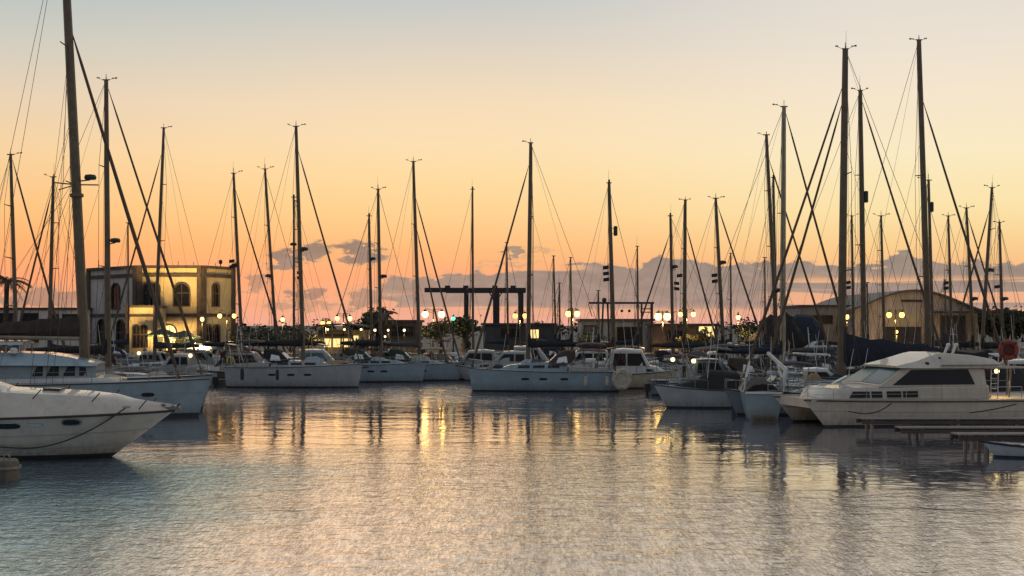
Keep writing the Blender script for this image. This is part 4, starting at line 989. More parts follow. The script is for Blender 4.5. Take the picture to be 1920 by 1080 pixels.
    sp = MB(); zsp = WZ(352, Yc); sp.tube([M(zsp)+Vector((-1.15, .1, .1)), M(zsp), M(zsp)+Vector((1.2, -.1, .0))], .04, 5); sp.tube([M(zsp)+Vector((-1.0, .5, -.25)), M(zsp)], .035, 5); sp.lathe(M(zsp-.62), [(.2, -.16), (.38, -.05), (.38, .08), (.2, .2)], 10); sp.build('spreader_bracket', 'mast_alloy', mast)
    # boom and stack pack
    zb = WZ(634, Yc); a = Vector((mx-.3, 0, zb)); e = Vector((mx-6.6, 0, zb+.12))
    bo = MB().tube([a, e], .13, 8).build('boom', 'mast_pale', t)
    rings = []
    for k in range(13):
        q = k/12; c = lerp(a, e, q); hh = lerp(1.20, .72, min(1, q*1.5))*(1+.05*math.sin(k*2.1))
        rings.append([c+Vector((0, .26*math.cos(th)*(1 if math.sin(th) < 0 else .6), .08+hh*.5+hh*.5*math.sin(th))) for th in [2*PI*j/10 for j in range(10)]])
    MB().loft(rings).build('sail_bag', 'canvas_brown', bo, smooth=.9)
    lz = MB()
    for q in (.2, .5, .8):
        for s in (-.2, .2): lz.tube([lerp(a, e, q)+Vector((0, s, .9)), M(WZ(340, Yc))], .008, 3)
    lz.build('lazy_jack', 'rope', bo)
    hd = House([(X(38), 3.95, 4.10, 2.0, 1.8), (X(-90), 3.95, 4.12, 2.0, 1.8)], .06, .08); ht = hd.mesh(t, 'gelcoat_grey', 'hardtop')
    ps = MB()
    for px in (34, 6, -30):
        for s in (-1.8, 1.8): ps.tube([(X(px), s, 3.4), (X(px), s, 4.0)], .05, 6)
    ps.build('hardtop_post', 'gelcoat_grey', ht)
    wn = MB(); wn.lathe((X(22), -2.0, 3.45), [(.12, 0), (.2, .05), (.2, .28), (.1, .34)], 10); wn.build('deck_light', 'plastic_white', t)
    return t
catamaran()

# --- motor yacht in the left foreground
def near_motor_yacht():
    Lh = 13.6; Yc = 48.8; cx = WX(326, Yc)-Lh/2
    t = thing('motor_yacht', 'nearest white motor yacht cut by the left edge, raked bow with oval porthole', 'motorboat', (cx, Yc, 0), 0, MG)
    lo = Loc((cx, Yc), 0)
    hl = Hull(Lh, 4.1, 1.76, 1.50, rake=2.35, tw=.86, draft=.6, dip=0.0, full=.28, wmax=.5, flare=.35, boot=.16)
    h = hl.mesh(t, ['gelcoat_warm', 'antifoul_dark', 'deck_paint'], n=40)
    hl.strake(h, 'canvas_brown', dz=-.02, r=.05, off=.02)
    hl.strake(h, 'gelcoat_grey', 'spray_rail', dz=-.70, r=.022, off=.0)
    hl.strake(h, 'gelcoat_grey', 'spray_rail', dz=-1.22, r=.025, off=.0)
    yn = -1.75
    x0, z0 = lo.xz(131, 793, yn); hl.patch(oval(x0, z0, .34, .125, 14), h, 'steel_dull', 'porthole_frame', out=.02); hl.patch(oval(x0, z0, .29, .09, 14), h, 'glass_dark', 'porthole', out=.035)
    x1, z1 = lo.xz(15, 799, yn); hl.patch(oval(x1, z1, .5, .10, 12), h, 'glass_dark', 'hull_window', out=.03)
    x1, z1 = lo.xz(66, 797, yn); hl.patch(oval(x1, z1, .30, .055, 10, 5), h, 'steel', 'vent_grille', out=.035)
    x1, z1 = lo.xz(10, 792, yn); hl.patch(oval(x1, z1, .45, .03, 10, 5), h, 'steel', 'vent_grille', out=.03)
    def st(px, py, wf=.95, wt=.70):
        x, z = lo.xz(px, py, yn*.8 if px < 220 else -.8); tt = min(1, max(0, x/Lh+.5)); w = hl.w(tt); return (x, hl.sheer(tt)-.03, max(z, hl.sheer(tt)+.03), w*wf, w*wt)
    fd = House([st(312, 768, .8, .5), st(270, 762), st(240, 757), st(200, 750), st(150, 744), st(100, 741), st(50, 739), st(0, 736), st(-70, 733)], .25, .16)
    d = fd.mesh(t, 'gelcoat_warm', 'raised_foredeck')
    hs = [lo.x(-70, -1.3), lo.x(-120, -1.3)]
    cb = House([(lo.x(20, -1.0), 2.3, 2.45, 1.3, 1.1), (lo.x(-60, -1.0), 2.3, 2.95, 1.5, 1.2), (lo.x(-190, -1.0), 2.2, 3.7, 1.6, 1.2), (lo.x(-330, -1.0), 2.1, 3.7, 1.6, 1.25)], .2, .1); c = cb.mesh(t, 'gelcoat_warm', 'cabin')
    cb.screen(1, .1, .9, -.95, .95, c)
    ht = House([(lo.x(120, 0), 2.50, 2.60, .5, .42), (lo.x(88, 0), 2.52, 2.62, .5, .42)], .03, .01); ht.mesh(t, 'glass_dark', 'deck_hatch')
    for sg in (1, -1):
        tops = []
        for px in (-40, 66, 170, 250, 305):
            x = lo.x(px, -1.4); tt = x/Lh+.5; y = sg*hl.w(tt)*.86; zz = fd.at(x)[2]-.15
            tops.append(Vector((x+.28, y*.94, zz+.34))); MB().tube([(x, y, zz), tops[-1]], .022, 6).build('stanchion', 'wire', t)
    an = MB()
    xb = Lh/2
    an.box((xb-.12, 0, 1.84), (.75, .26, .10)); an.tube([(xb-.45, .1, 1.88), (xb-.45, .1, 2.02)], .07, 8); an.tube([(xb-.62, -.12, 1.90), (xb-.30, -.12, 2.0)], .06, 8)
    an.build('bow_roller', 'steel_dull', t)
    ak = MB(); ak.tube([(xb-.35, 0, 1.95), (xb+.18, 0, 1.90)], .035, 6); ak.prism([(xb+.05, -.16, 1.96), (xb+.27, 0, 1.80), (xb+.05, .16, 1.96), (xb-.05, 0, 1.98)], [(xb+.04, -.16, 1.91), (xb+.25, 0, 1.74), (xb+.04, .16, 1.91), (xb-.06, 0, 1.93)]); ak.tube([(xb-.4, -.1, 1.98), (xb-.4, .1, 1.98)], .05, 7); ak.build('anchor', 'rubber_pale', t)
    cl = MB(); xc, zc = lo.xz(238, 763, -1.0); cl.box((xc, -1.05, zc), (.28, .06, .07)); cl.build('cleat', 'steel', t)
    return t, lo, hl
ny, nlo, nhl = near_motor_yacht()
def rope(label, pts, r=.03, n=7):
    o = MB().tube(pts, r, 6).build('mooring_rope', 'rope', None); tag(o, label, 'rope', 'mooring ropes'); return o
def spline(pts, n=5):
    pts = [Vector(p) for p in pts]; out = []
    for i in range(len(pts)-1):
        p0, p1, p2, p3 = pts[max(i-1, 0)], pts[i], pts[i+1], pts[min(i+2, len(pts)-1)]
        for k in range(n):
            t = k/n; out.append(.5*((2*p1)+(p2-p0)*t+(2*p0-5*p1+4*p2-p3)*t*t+(3*p1-p0-3*p2+p3)*t**3))
    out.append(pts[-1]); return out
rp = []
for px, py in ((240, 762), (222, 774), (200, 789), (172, 805), (140, 820), (105, 832), (60, 840), (0, 838), (-60, 828)):
    x, z = nlo.xz(px, py, -1.6); y = -(nhl.side(x, min(z, 1.7))+.06); x, z = nlo.xz(px, py, y); rp.append((x+ny.location.x, y+ny.location.y, z))
rope('dark mooring rope slung in a curve along the nearest motor yacht', spline(rp), .028)
for lb, pts in (('steeper of two slanting mooring lines on the catamaran bow', [P(345, 722, 70.1), P(318, 737, 70.2), P(268, 753, 70.2)]), ('flatter slanting mooring line behind it on the catamaran bow', [P(303, 718, 70.2), P(288, 738, 70.2), P(240, 752, 70.3)]),
                ('sagging bow line of the catamaran ending nearest the stem', [P(352, 716, 70.2), P(338, 738, 70.2), P(312, 741, 70.2), P(270, 738, 70.2)])):
    rope(lb, spline(pts), .035)

# --- power catamaran cruiser at right
def cruiser():
    Lh = 14.5; psi = math.radians(13); rz = PI+psi; c, s_ = math.cos(rz), math.sin(rz)
    tx, ty = WX(1506, 62.6), 62.6; yn = 1.75
    loc = (tx-(Lh/2*c-yn*s_), ty-(Lh/2*s_+yn*c))
    t = thing('flybridge_cruiser', 'white flybridge cruiser at right with big dark side window and twin hulls', 'motorboat', (loc[0], loc[1], 0), rz, MG)
    lo = Loc(loc, rz)
    for sy in (1.75, -1.75):
        hl = Hull(Lh, 1.9, 1.42, 1.28, rake=1.15, tw=.9, draft=.5, dip=0, full=.22, wmax=.5, flare=.5, boot=.10)
        h = hl.mesh(t, ['gelcoat_warm', 'antifoul_dark', 'deck_paint'], n=34); h.location.y = sy
        hl.strake(h, 'plastic_black', dz=-.10, r=.035, off=.015); hl.strake(h, 'gelcoat_grey', 'spray_rail', dz=-.62, r=.022, off=0)
    dk = House([(Lh/2-.35, .95, 1.36, 1.7, 2.0), (2.0, .75, 1.36, 1.9, 2.3), (-Lh/2+.2, .7, 1.30, 1.9, 2.3)], .04, .03); dk.mesh(t, 'gelcoat_warm', 'bridge_deck')
    ys = 2.15
    def Q(px, py, y=ys): return lo.xz(px, py, y)
    tr = House([(Q(1558, 750)[0], 1.3, 1.38, 1.6, 1.3), (Q(1578, 732)[0], 1.3, 1.86, 2.05, 1.8), (Q(1640, 727)[0], 1.3, 1.97, 2.12, 2.0), (Q(1730, 727)[0], 1.3, 1.99, 2.15, 2.08), (Q(1856, 727)[0], 1.3, 1.99, 2.15, 2.08)], .1, .04); tk = tr.mesh(t, 'gelcoat_warm', 'trunk_cabin')
    for a, b in ((1594, 1632), (1636, 1655), (1664, 1690), (1694, 1721)):
        tr.window([(Q(a, 0)[0], 1.44), (Q(a+(9 if a == 1594 else 0), 0)[0], 1.74), (Q(b, 0)[0], 1.74), (Q(b, 0)[0], 1.44)], tk, out=.05)
    zr = Q(1760, 689)[1]
    cb = House([(Q(1652, 0)[0], 1.95, 2.02, 2.05, 1.75), (Q(1700, 0)[0], 1.95, zr, 2.05, 1.72), (Q(1760, 0)[0], 1.95, zr+.04, 2.06, 1.78), (Q(1840, 0)[0], 1.95, zr+.02, 2.06, 1.80), (Q(1852, 0)[0], 1.95, zr, 2.06, 1.80)], .07, .05, True); cab = cb.mesh(t, 'gelcoat_warm', 'cabin')
    cb.screen(0, .06, .93, -.96, -.03, cab, 'glass_teal'); cb.screen(0, .06, .93, .03, .96, cab, 'glass_teal')
    cb.window([(Q(1676, 0)[0], 2.04), (Q(1714, 0)[0], zr-.13), (Q(1821, 0)[0], zr-.11), (Q(1830, 0)[0], 2.04)], cab, out=.03)
    fly = House([(Q(1690, 0)[0], zr-.02, zr+.07, 2.0, 1.7), (Q(1728, 0)[0], zr-.04, zr+.32, 2.05, 1.8), (Q(1766, 0)[0], zr-.04, zr+.66, 2.0, 1.6), (Q(1778, 0)[0], zr-.04, zr+.72, 2.0, 1.55), (Q(1830, 0)[0], zr-.04, zr+.60, 2.0, 1.7), (Q(1872, 0)[0], zr-.03, zr+.38, 2.0, 1.8), (Q(1884, 0)[0], zr-.02, zr+.18, 2.0, 1.8)], .09, .03); fo = fly.mesh(t, 'gelcoat_warm', 'flybridge')
    fly.window(oval(Q(1744, 0)[0], zr+.20, .12, .07, 8), fo, 'glass_dark', 'vent'); fly.window(oval(Q(1771, 0)[0], zr+.47, .06, .05, 8), fo, 'glass_dark', 'vent')
    ln = MB(); xa, xb = Q(1768, 0)[0], Q(1885, 0)[0]
    for q in (1,): ln.box(((xa+xb)/2, 2.0, zr+.10), (abs(xa-xb), .05, .05))
    ln.build('grab_rail', 'steel_dull', fo)
    xs = Q(1845, 0)[0]; se = House([(xs+.7, zr+.5, zr+.78, .9, .85), (xs-.1, zr+.42, zr+.68, 1.2, 1.15), (xs-.9, zr+.35, zr+.80, 1.2, 1.15)], .08, .02); se.mesh(fo, 'canvas_black', 'seat')
    for px in (1770, 1785):
        x = Q(px, 0, .9)[0]; p = MB(); p.tube([(x, .9, zr+.6), (x-.22, .9, zr+1.08)], .07, 8); p.ball((x-.24, .9, zr+1.1), .11, 8, 6); p.build('horn', 'plastic_white', fo)
    oh = MB(); oh.box((Q(1890, 0)[0], 0, zr-.04), (2.4, 3.9, .09)); oh.build('aft_canopy', 'gelcoat_warm', t)
    ps = MB()
    for y in (-1.7, 1.7):
        x = Q(1902, 0)[0]; ps.tube([(x, y, 1.3), (x-.1, y, zr-.1)], .045, 6)
    ps.build('canopy_post', 'steel_dull', t)
    ld = MB(); x = Q(1862, 0)[0]
    for dx in (0, .4): ld.tube([(x-dx, 1.95, 1.35), (x-dx-.2, 1.7, zr+.5)], .03, 5)
    for k in range(6): ld.tube([(x-.03*k, 1.93-.04*k, 1.55+.25*k), (x-.4-.03*k, 1.93-.04*k, 1.55+.25*k)], .022, 5)
    ld.build('ladder', 'steel', t)
    rl = MB()
    for sg in (1, -1):
        pts = []
        for px in (1512, 1560, 1622, 1690, 1756, 1840, 1905): 
            x = Q(px, 0)[0]; y = sg*(2.62 if x < 4 else 2.3); rl.tube([(x, y, 1.34), (x, y, 1.92)], .017, 5); pts.append((x, y, 1.92))
        rl.tube(pts, .015, 5); rl.tube([(a, b, d-.3) for a, b, d in pts], .010, 4)
    rl.build('guard_rail', 'steel', t)
    pu = MB(); x, z = Q(1566, 740, 0); pu.tube([(x+.5, -1.2, 1.4), (x+.25, -1.2, 1.95), (x-.1, -1.2, 1.95)], .06, 6); pu.tube([(x+.5, 1.2, 1.4), (x+.25, 1.2, 1.95), (x-.1, 1.2, 1.95)], .06, 6); pu.build('bow_seat', 'plastic_white', t)
    x, z = Q(1890, 0)[0], zr-.25
    MB().ball((x, 1.2, z), .13, 8, 6).build('deck_lamp', 'lamp_deck', t)
    lamp_light(t, 160, (x, 1.2, z-.2), size=.2)
    return t, lo
cr, clo = cruiser()
for lb, pts in (('reddish slack mooring rope under the bow deck of the flybridge cruiser', [P(1672, 756, 61.2), P(1650, 770, 61.0), P(1622, 776, 61.0), P(1590, 771, 61.2)]), ('mooring rope running down the aft hull of the flybridge cruiser', [P(1905, 758, 60.0), P(1860, 768, 60.0), P(1818, 774, 60.4)])):
    rope(lb, spline(pts), .03)

# --- sailing yachts
yacht('tall yacht close behind the catamaran with a small radar box low on its mast', 203, 83, (199, 150), 386, fs=165, r=.19, radar=(WZ(451, 83), .52), gear='both', hm='gelcoat_grey', spr=(.36, .70), cover='canvas_black', fb=1.6)
yacht('leftmost yacht, mast near the left edge beside the brown palm', 32, 90, (20, 290), 140, fs=300, r=.14, gear='vane', hm='gelcoat_white', cover='canvas_grey', detail=1)
yacht('yacht with mast leaning right between the left edge mast and the catamaran mast', 91, 97, (100, 332), 10, bow=-1, fs=362, r=.15, gear='cups', cover='canvas_navy', detail=1)
yacht('yacht whose mast stands in front of the clubhouse porch, its headsail rolled to the left', 289, 110, (307, 240), 188, bow=-1, fs=290, r=.15, gear='vane', cover='canvas_green', detail=1)
yacht('yacht just right of the clubhouse with its mast tilting left', 455, 117, (438, 325), 545, fs=357, r=.15, gear='vane', cover='canvas_black', detail=1)
yacht('yacht with the taller of two bare masts right of the clubhouse, above the single lamp', 520, 120, (497, 317), 603, fs=335, fsk='wire', r=.14, gear='both', cover='canvas_navy', detail=1)
yacht('grey back row yacht with white triangular hood windows and tallest mast left of centre', 569, 103, (555, 237), 681, fs=283, yaw=-.10, r=.17, hm='gelcoat_grey', hood='canvas_black', gear='both', radar=(WZ(467, 103), .35), cover='canvas_black', fb=1.75, rake=.35, mfrac=.56)
yacht('ketch rigged yacht with stubby gear covered mast hidden behind the grey back row yacht', 551, 125, (551, 370), 480, bow=-1, r=.12, gear='lamp', spr=(.3, .62, .8), cover='canvas_maroon', detail=1, radar=(WZ(458, 125), .05))
yacht('yacht with short mast loaded with gear above the spiky dark tree', 698, 128, (692, 405), 770, r=.14, gear='lamp', spr=(.35, .62), radar=(WZ(485, 128), .25), cover='canvas_navy', detail=1)
yacht('blue grey yacht right of the grey back row yacht with a low radar dome', 714, 113, (709, 355), 800, fs=365, fsk='wire', r=.15, yaw=-.08, hm='gelcoat_blue', radar=(WZ(518, 113), .35), gear='both', cover='canvas_black', fb=1.6, rake=.35)
yacht('blue grey yacht with two rolled headsails, left of the yellow lit tree', 787, 116, (775, 303), 868, fs=372, fs2=430, r=.16, yaw=-.06, hm='gelcoat_blue', gear='both', cover='canvas_grey', fb=1.5, rake=.4)
yacht('bare slim mast yacht in front of the boat hoist', 887, 131, (886, 355), 950, r=.12, gear='lamp', cover=None, boom=None, detail=1, spr=(.45,))
yacht('central pale yacht side on with brown hood, black boom cover and vertical bow facing left', 990, 97, (995, 268), 879, bow=-1, fs=310, r=.16, hm='gelcoat_blue', hood='canvas_brown', cover='canvas_black', gear='vane', fb=1.6, rake=.25, mfrac=.6, spr=(.4, .66), boom_len=4.6, spl=1.2, house=.7, tr=.1)
yacht('small far yacht with its mast seen through the right legs of the boat hoist', 953, 132, (950, 455), 1002, fs=465, fsk='wire', r=.11, gear='none', detail=1, spr=(.5,), cover='canvas_navy')
yacht('yacht with flags on its mast behind the round stern raft', 1152, 107, (1142, 343), 1232, fs=365, fsk='wire', r=.17, gear='lamp', box=(WZ(433, 107), .42), flags=3, cover='canvas_maroon', hm='gelcoat_white', spr=(.35, .55))
for lb, b_, Y_, tp, bw in (('far yacht with thin mast, left of two in the gap right of the boat hoist', 1043, 133, (1038, 480), 1085), ('far yacht with thin mast, right of two in the gap right of the boat hoist', 1072, 133.2, (1070, 483), 1118),
                         ('far yacht with stepped mast between the gantry beam and the brightest lamp', 1197, 131, (1195, 462), 1250), ('far yacht with thin mast between two rolled headsails left of the dark tarpaulin', 1371, 132, (1370, 475), 1420),
                         ('far yacht with thin mast left of the clubhouse facade, above its roof', 241, 132, (240, 418), 290), ('far yacht with short mast just left of the dark tarpaulin heap', 1435, 132, (1434, 483), 1480), ('far yacht with short mast behind the arched hangar lamps', 1628, 132.5, (1626, 530), 1680),
                         ('shortest far mast left of the steel gantry', 1050, 132.6, (1049, 531), 1090), ('short far mast hidden behind the gantry slanted legs', 1124, 132.6, (1122, 545), 1170), ('far yacht with short mast under the arched hangar roof at right', 1774, 132, (1772, 525), 1820)):
    yacht(lb, b_, Y_, tp, bw, r=.10, gear='none', cover='canvas_navy', detail=1, spr=(.55,), hm='gelcoat_grey')
yacht('yacht with its headsail rolled to the left above the brightest yellow lamp', 1262, 119, (1257, 405), 1212, bow=-1, fs=440, L=10.5, r=.15, gear='lamp', cover='canvas_navy', detail=1)
yacht('yacht with mast standing in the double lamp right of the brightest lamp', 1283, 113, (1285, 375), 1360, fs=425, r=.17, gear='both', cover='canvas_brown', detail=1)
yacht('yacht with tilted mast carrying a radar halfway, right of the brown kiosk', 1358, 109, (1342, 372), 1450, fs=385, r=.16, gear='both', radar=(WZ(492, 109), .3), cover='canvas_black', detail=1, spr=(.42, .7))
yacht('yacht with dark mast leaning left, just left of the pale thick mast', 1459, 99, (1437, 253), 1572, fs=300, r=.16, gear='cups', cover='canvas_navy', detail=1)
yacht('far yacht whose shorter mast top shows beside the left leaning dark mast', 1456, 127, (1450, 333), 1510, r=.16, gear='lamp', cover='canvas_navy', detail=1)
yacht('yacht with pale thick mast in front of the tarpaulin heap', 1467, 87, (1470, 200), 1615, fs=212, r=.19, gear='vane', mt='mast_pale', cover='canvas_navy', hm='gelcoat_blue', spr=(.35, .6))
yacht('yacht with second tallest right mast, twin rolled headsails and big dark blue sail cover', 1577, 77, (1585, 92), 1384, bow=-1, fs=160, fs2=190, r=.24, gear='both', cover='canvas_navy', cover_h=1.75, boom_z=1.15, boom_len=6.2, hm='gelcoat_grey', mt='mast_alloy', spr=(.33, .62), mfrac=.57, fb=1.35, flags=0)
yacht('yacht with dark reflector box halfway up, between the two tallest right masts', 1621, 90, (1613, 170), 1785, fs=190, r=.19, gear='both', box=(WZ(369, 90), .28), cover='canvas_grey', hm='gelcoat_white', spr=(.45, .7))
yacht('yacht with the tallest mast at right rising in front of the arched hangar', 1743, 82, (1723, 75), 1902, fs=188, r=.20, gear='both', cover='canvas_black', hm='gelcoat_grey', spr=(.3, .6), fb=1.3)
yacht('yacht with rounded reflector box close right of the tallest mast', 1750, 105, (1741, 338), 1835, fs=395, fsk='wire', r=.15, gear='vane', box=(WZ(388, 105), .2), cover='canvas_navy', detail=1)
for lb, b_, Y_, tp, bw, bo, f_, k_, rr in (('yacht with short mast between the second tallest mast and the reflector box mast', 1601, 125, (1597, 405), 1660, 1, 420, 'wire', .14), ('yacht with short mast left of the arched hangar roof peak', 1659, 119, (1652, 405), 1725, 1, 430, 'wire', .14),
        ('yacht with short mast over the right slope of the hangar roof', 1786, 121, (1778, 405), 1850, 1, 420, 'wire', .14), ('yacht with left tilting mast right of the hangar, crossed by a rolled headsail', 1827, 114, (1812, 390), 1905, 1, 408, 'roll', .15),
        ('yacht with strongly right leaning mast right of the hangar', 1839, 109, (1860, 352), 1768, -1, 395, 'roll', .16), ('rightmost yacht mast near the right edge of the photo', 1881, 117, (1874, 417), 1945, 1, 430, 'wire', .15)):
    yacht(lb, b_, Y_, tp, bw, bow=bo, fs=f_, fsk=k_, r=rr, gear='both', cover=random.choice(['canvas_navy', 'canvas_black', 'canvas_grey']), detail=1, radar=(WZ(560, Y_), .3) if b_ in (1881, 1827) else None)

# --- motor boats
motorboat('white pilothouse cruiser with rounded roof right of the central yacht', 1192, 101.5, 6.6, 1, -.05, hm='gelcoat_cream', am='antifoul_red', top='pilot', fb=1.15, house=1.85, B=2.5)
motorboat('low boat with black cockpit cover and pointed bow left of the stern facing boat', 1322, 77.5, 6.3, -1, .05, hm='gelcoat_grey', top='cover', canvas='canvas_black', fb=1.12, house=1.35)
r_, hl_, zd_ = motorboat('open boat with pale stem right of the black covered boat', 1455, 71.5, 6.0, -1, .1, hm='gelcoat_dark', top='open', canvas='canvas_navy', fb=1.15)
r_, hl_, zd_ = motorboat('grey boat with its flat stern facing the viewer and slanted davit posts', 1422, 70.8, 7.5, 1, PI/2-.12, hm='gelcoat_blue', top='cover', canvas='canvas_black', fb=1.5, house=.62, B=2.15, engine=False, hullkw=dict(full=.34, draft=1.0, tw=.92))
MB().box((-3.78, 0, 1.46), (.10, 1.9, .10)).build('transom_cap', 'plastic_white', r_); MB().box((-3.95, 0, .22), (.5, 1.2, .06)).build('swim_platform', 'teak', r_)
for s in (-1, 1): MB().tube([(-3.4, s*.95, 1.4), (-3.9, s*.9, 2.3), (-3.4, s*.7, 3.1)], [.08, .07, .05], 7).build('davit', 'steel', r_)
dvp = MB(); dvp.tube([(-2.6, -1.0, 1.4), (-2.2, -1.3, 2.6), (-1.3, -.4, 3.5)], [.15, .14, .10], 7); dvp.build('arch_post', 'gelcoat_white', r_)
ML = [('dark canopy motor boat left of the clubhouse porch, behind the catamaran', 218, 98, 8.5, 1, 'open', 'gelcoat_dark', 'canvas_black', {}),
      ('low boat under purple black cover behind the catamaran foredeck', 268, 93, 7.0, 1, 'cover', 'gelcoat_grey', 'canvas_black', {'house': .9}),
      ('small cabin boat with a lit deck lamp before the clubhouse porch', 322, 104, 7.0, -1, 'cabin', 'gelcoat_white', 'canvas_navy', {'lamp': True}),
      ('small pilothouse boat with a lit lamp left of the lamp lit cabin boat', 296, 112, 5.5, 1, 'pilot', 'gelcoat_cream', 'canvas_navy', {'lamp': True}),
      ('white motor boat with radar arch below the right wing of the clubhouse', 392, 119, 8.0, 1, 'cabin', 'gelcoat_white', 'canvas_navy', {'arch': True}),
      ('dark open boat at the stern of the grey back row yacht', 420, 108, 6.5, -1, 'open', 'gelcoat_dark', 'canvas_brown', {}),
      ('white motor boat with sloping teal windscreen behind the grey back row yacht', 612, 112, 9.0, 1, 'cabin', 'gelcoat_blue', 'canvas_navy', {'glass': 'glass_teal', 'house': 1.7}),
      ('motor boat with grey cover between the two clubhouse side yachts', 505, 121, 7.5, 1, 'cover', 'gelcoat_white', 'canvas_grey', {'house': 1.6}),
      ('white motor boat below the dark shed', 752, 121, 8.0, 1, 'cabin', 'gelcoat_white', 'canvas_navy', {}),
      ('maroon covered boat behind the blue grey yachts', 690, 122, 8.0, -1, 'cover', 'gelcoat_white', 'canvas_maroon', {'house': 1.5}),
      ('dark boat with tan canopy below the yellow lit tree', 838, 121, 8.5, 1, 'open', 'gelcoat_dark', 'canvas_tan', {}),
      ('grey motor boat with radar arch left of the central yacht mast', 942, 115, 9.0, -1, 'cabin', 'gelcoat_grey', 'canvas_navy', {'arch': True}),
      ('white motor boat behind the boom of the central yacht', 1012, 117, 9.0, 1, 'cabin', 'gelcoat_white', 'canvas_navy', {'house': 1.9}),
      ('cream pilothouse boat left of the flag carrying mast', 1092, 118, 7.5, -1, 'pilot', 'gelcoat_cream', 'canvas_navy', {'mast': True}),
      ('brown canopied boat right of the white pilothouse cruiser', 1302, 92, 6.5, 1, 'open', 'gelcoat_dark', 'canvas_maroon', {'lamp': True}),
      ('blue grey cabin boat with lit lamp behind the black covered boat', 1350, 88, 7.0, 1, 'cabin', 'gelcoat_blue', 'canvas_navy', {'lamp': True}),
      ('white cabin boat in front of the brown kiosk', 1275, 121, 7.5, 1, 'cabin', 'gelcoat_white', 'canvas_navy', {}),
      ('white cruiser with radar arch below the tarpaulin heap', 1412, 110, 8.5, -1, 'cabin', 'gelcoat_white', 'canvas_navy', {'arch': True}),
      ('dark boat under a wide navy canopy right of the stern facing boat', 1522, 81.5, 7.5, -1, 'open', 'gelcoat_dark', 'canvas_black', {}),
      ('white motor boat with signal mast between the tarpaulin heap and the workshop', 1540, 108, 8.0, 1, 'pilot', 'gelcoat_white', 'canvas_navy', {'mast': True}),
      ('blue grey motor boat behind the foredeck of the flybridge cruiser', 1585, 70.5, 8.5, -1, 'cabin', 'gelcoat_blue', 'canvas_navy', {'glass': 'glass_teal', 'house': 1.1}),
      ('grey covered boat behind the windscreen of the flybridge cruiser', 1650, 84, 8.0, 1, 'cover', 'gelcoat_grey', 'canvas_black', {'house': 1.3}),
      ('white cabin boat in front of the hangar door', 1690, 112, 8.5, -1, 'cabin', 'gelcoat_white', 'canvas_navy', {}),
      ('white pilothouse boat right of the hangar', 1808, 108, 8.0, 1, 'pilot', 'gelcoat_white', 'canvas_navy', {'mast': True}),
      ('dark cabin cruiser behind the aft canopy of the flybridge cruiser', 1880, 86, 9.5, -1, 'cabin', 'gelcoat_grey', 'canvas_navy', {'arch': True}),
      ('white motor boat in front of the dark pines at the right edge', 1905, 105, 9.0, 1, 'cabin', 'gelcoat_white', 'canvas_navy', {}),
      ('low open boat between the dark pines and the flybridge', 1850, 96, 7.0, 1, 'open', 'gelcoat_white', 'canvas_brown', {})]
ML += [('cream boat with brown canopy just right of the lamp lit cabin boats', 362, 112, 7.0, 1, 'open', 'gelcoat_cream', 'canvas_brown', {}),
      ('green covered dayboat before the shrubs right of the clubhouse', 448, 122, 6.5, -1, 'cover', 'gelcoat_white', 'canvas_green', {'house': 1.4}),
      ('dark pilothouse boat behind the stern of the grey back row yacht', 470, 111, 6.5, 1, 'pilot', 'gelcoat_dark', 'canvas_navy', {'mast': True}),
      ('small tan covered boat behind the teal windscreen boat', 655, 119, 6.0, -1, 'cover', 'gelcoat_cream', 'canvas_tan', {'house': 1.3}),
      ('dark canopied boat under the small white lamps of the dark shed', 722, 117, 6.5, 1, 'open', 'gelcoat_white', 'canvas_black', {}),
      ('white pilothouse boat right of the yellow lit tree', 888, 118, 6.5, -1, 'pilot', 'gelcoat_white', 'canvas_navy', {'mast': True}),
      ('maroon canopied boat left of the white pilothouse cruiser', 1130, 112, 6.5, 1, 'open', 'gelcoat_dark', 'canvas_maroon', {}),
      ('dark cabin boat with radar arch right of the double lamps', 1325, 112, 7.5, -1, 'cabin', 'gelcoat_dark', 'canvas_navy', {'arch': True}),
      ('black covered boat with high bow below the left leaning dark mast', 1440, 93, 7.0, 1, 'cover', 'gelcoat_blue', 'canvas_black', {'house': 1.8}),
      ('blue boat with wide black canopy left of the big dark blue sail cover', 1500, 95, 8.0, 1, 'open', 'gelcoat_blue', 'canvas_black', {}),
      ('small white cabin boat between navy canopy boat and flybridge cruiser foredeck', 1555, 78, 6.0, 1, 'cabin', 'gelcoat_white', 'canvas_navy', {'house': 1.2}),
      ('grey boat with radar arch below the big dark blue sail cover', 1612, 96, 8.0, -1, 'cabin', 'gelcoat_grey', 'canvas_navy', {'arch': True}),
      ('brown canopied boat right of the hangar posts', 1770, 98, 7.0, -1, 'open', 'gelcoat_cream', 'canvas_brown', {}),
      ('black covered boat right of the lifebuoy post', 1915, 78, 7.0, 1, 'cover', 'gelcoat_white', 'canvas_black', {'house': 1.7})]
for lb, px, Y, L, bw, tp, hm, cv, kw in ML: motorboat(lb, px, Y, L, bw, random.uniform(-.25, .25), hm=hm, top=tp, canvas=cv, **kw)

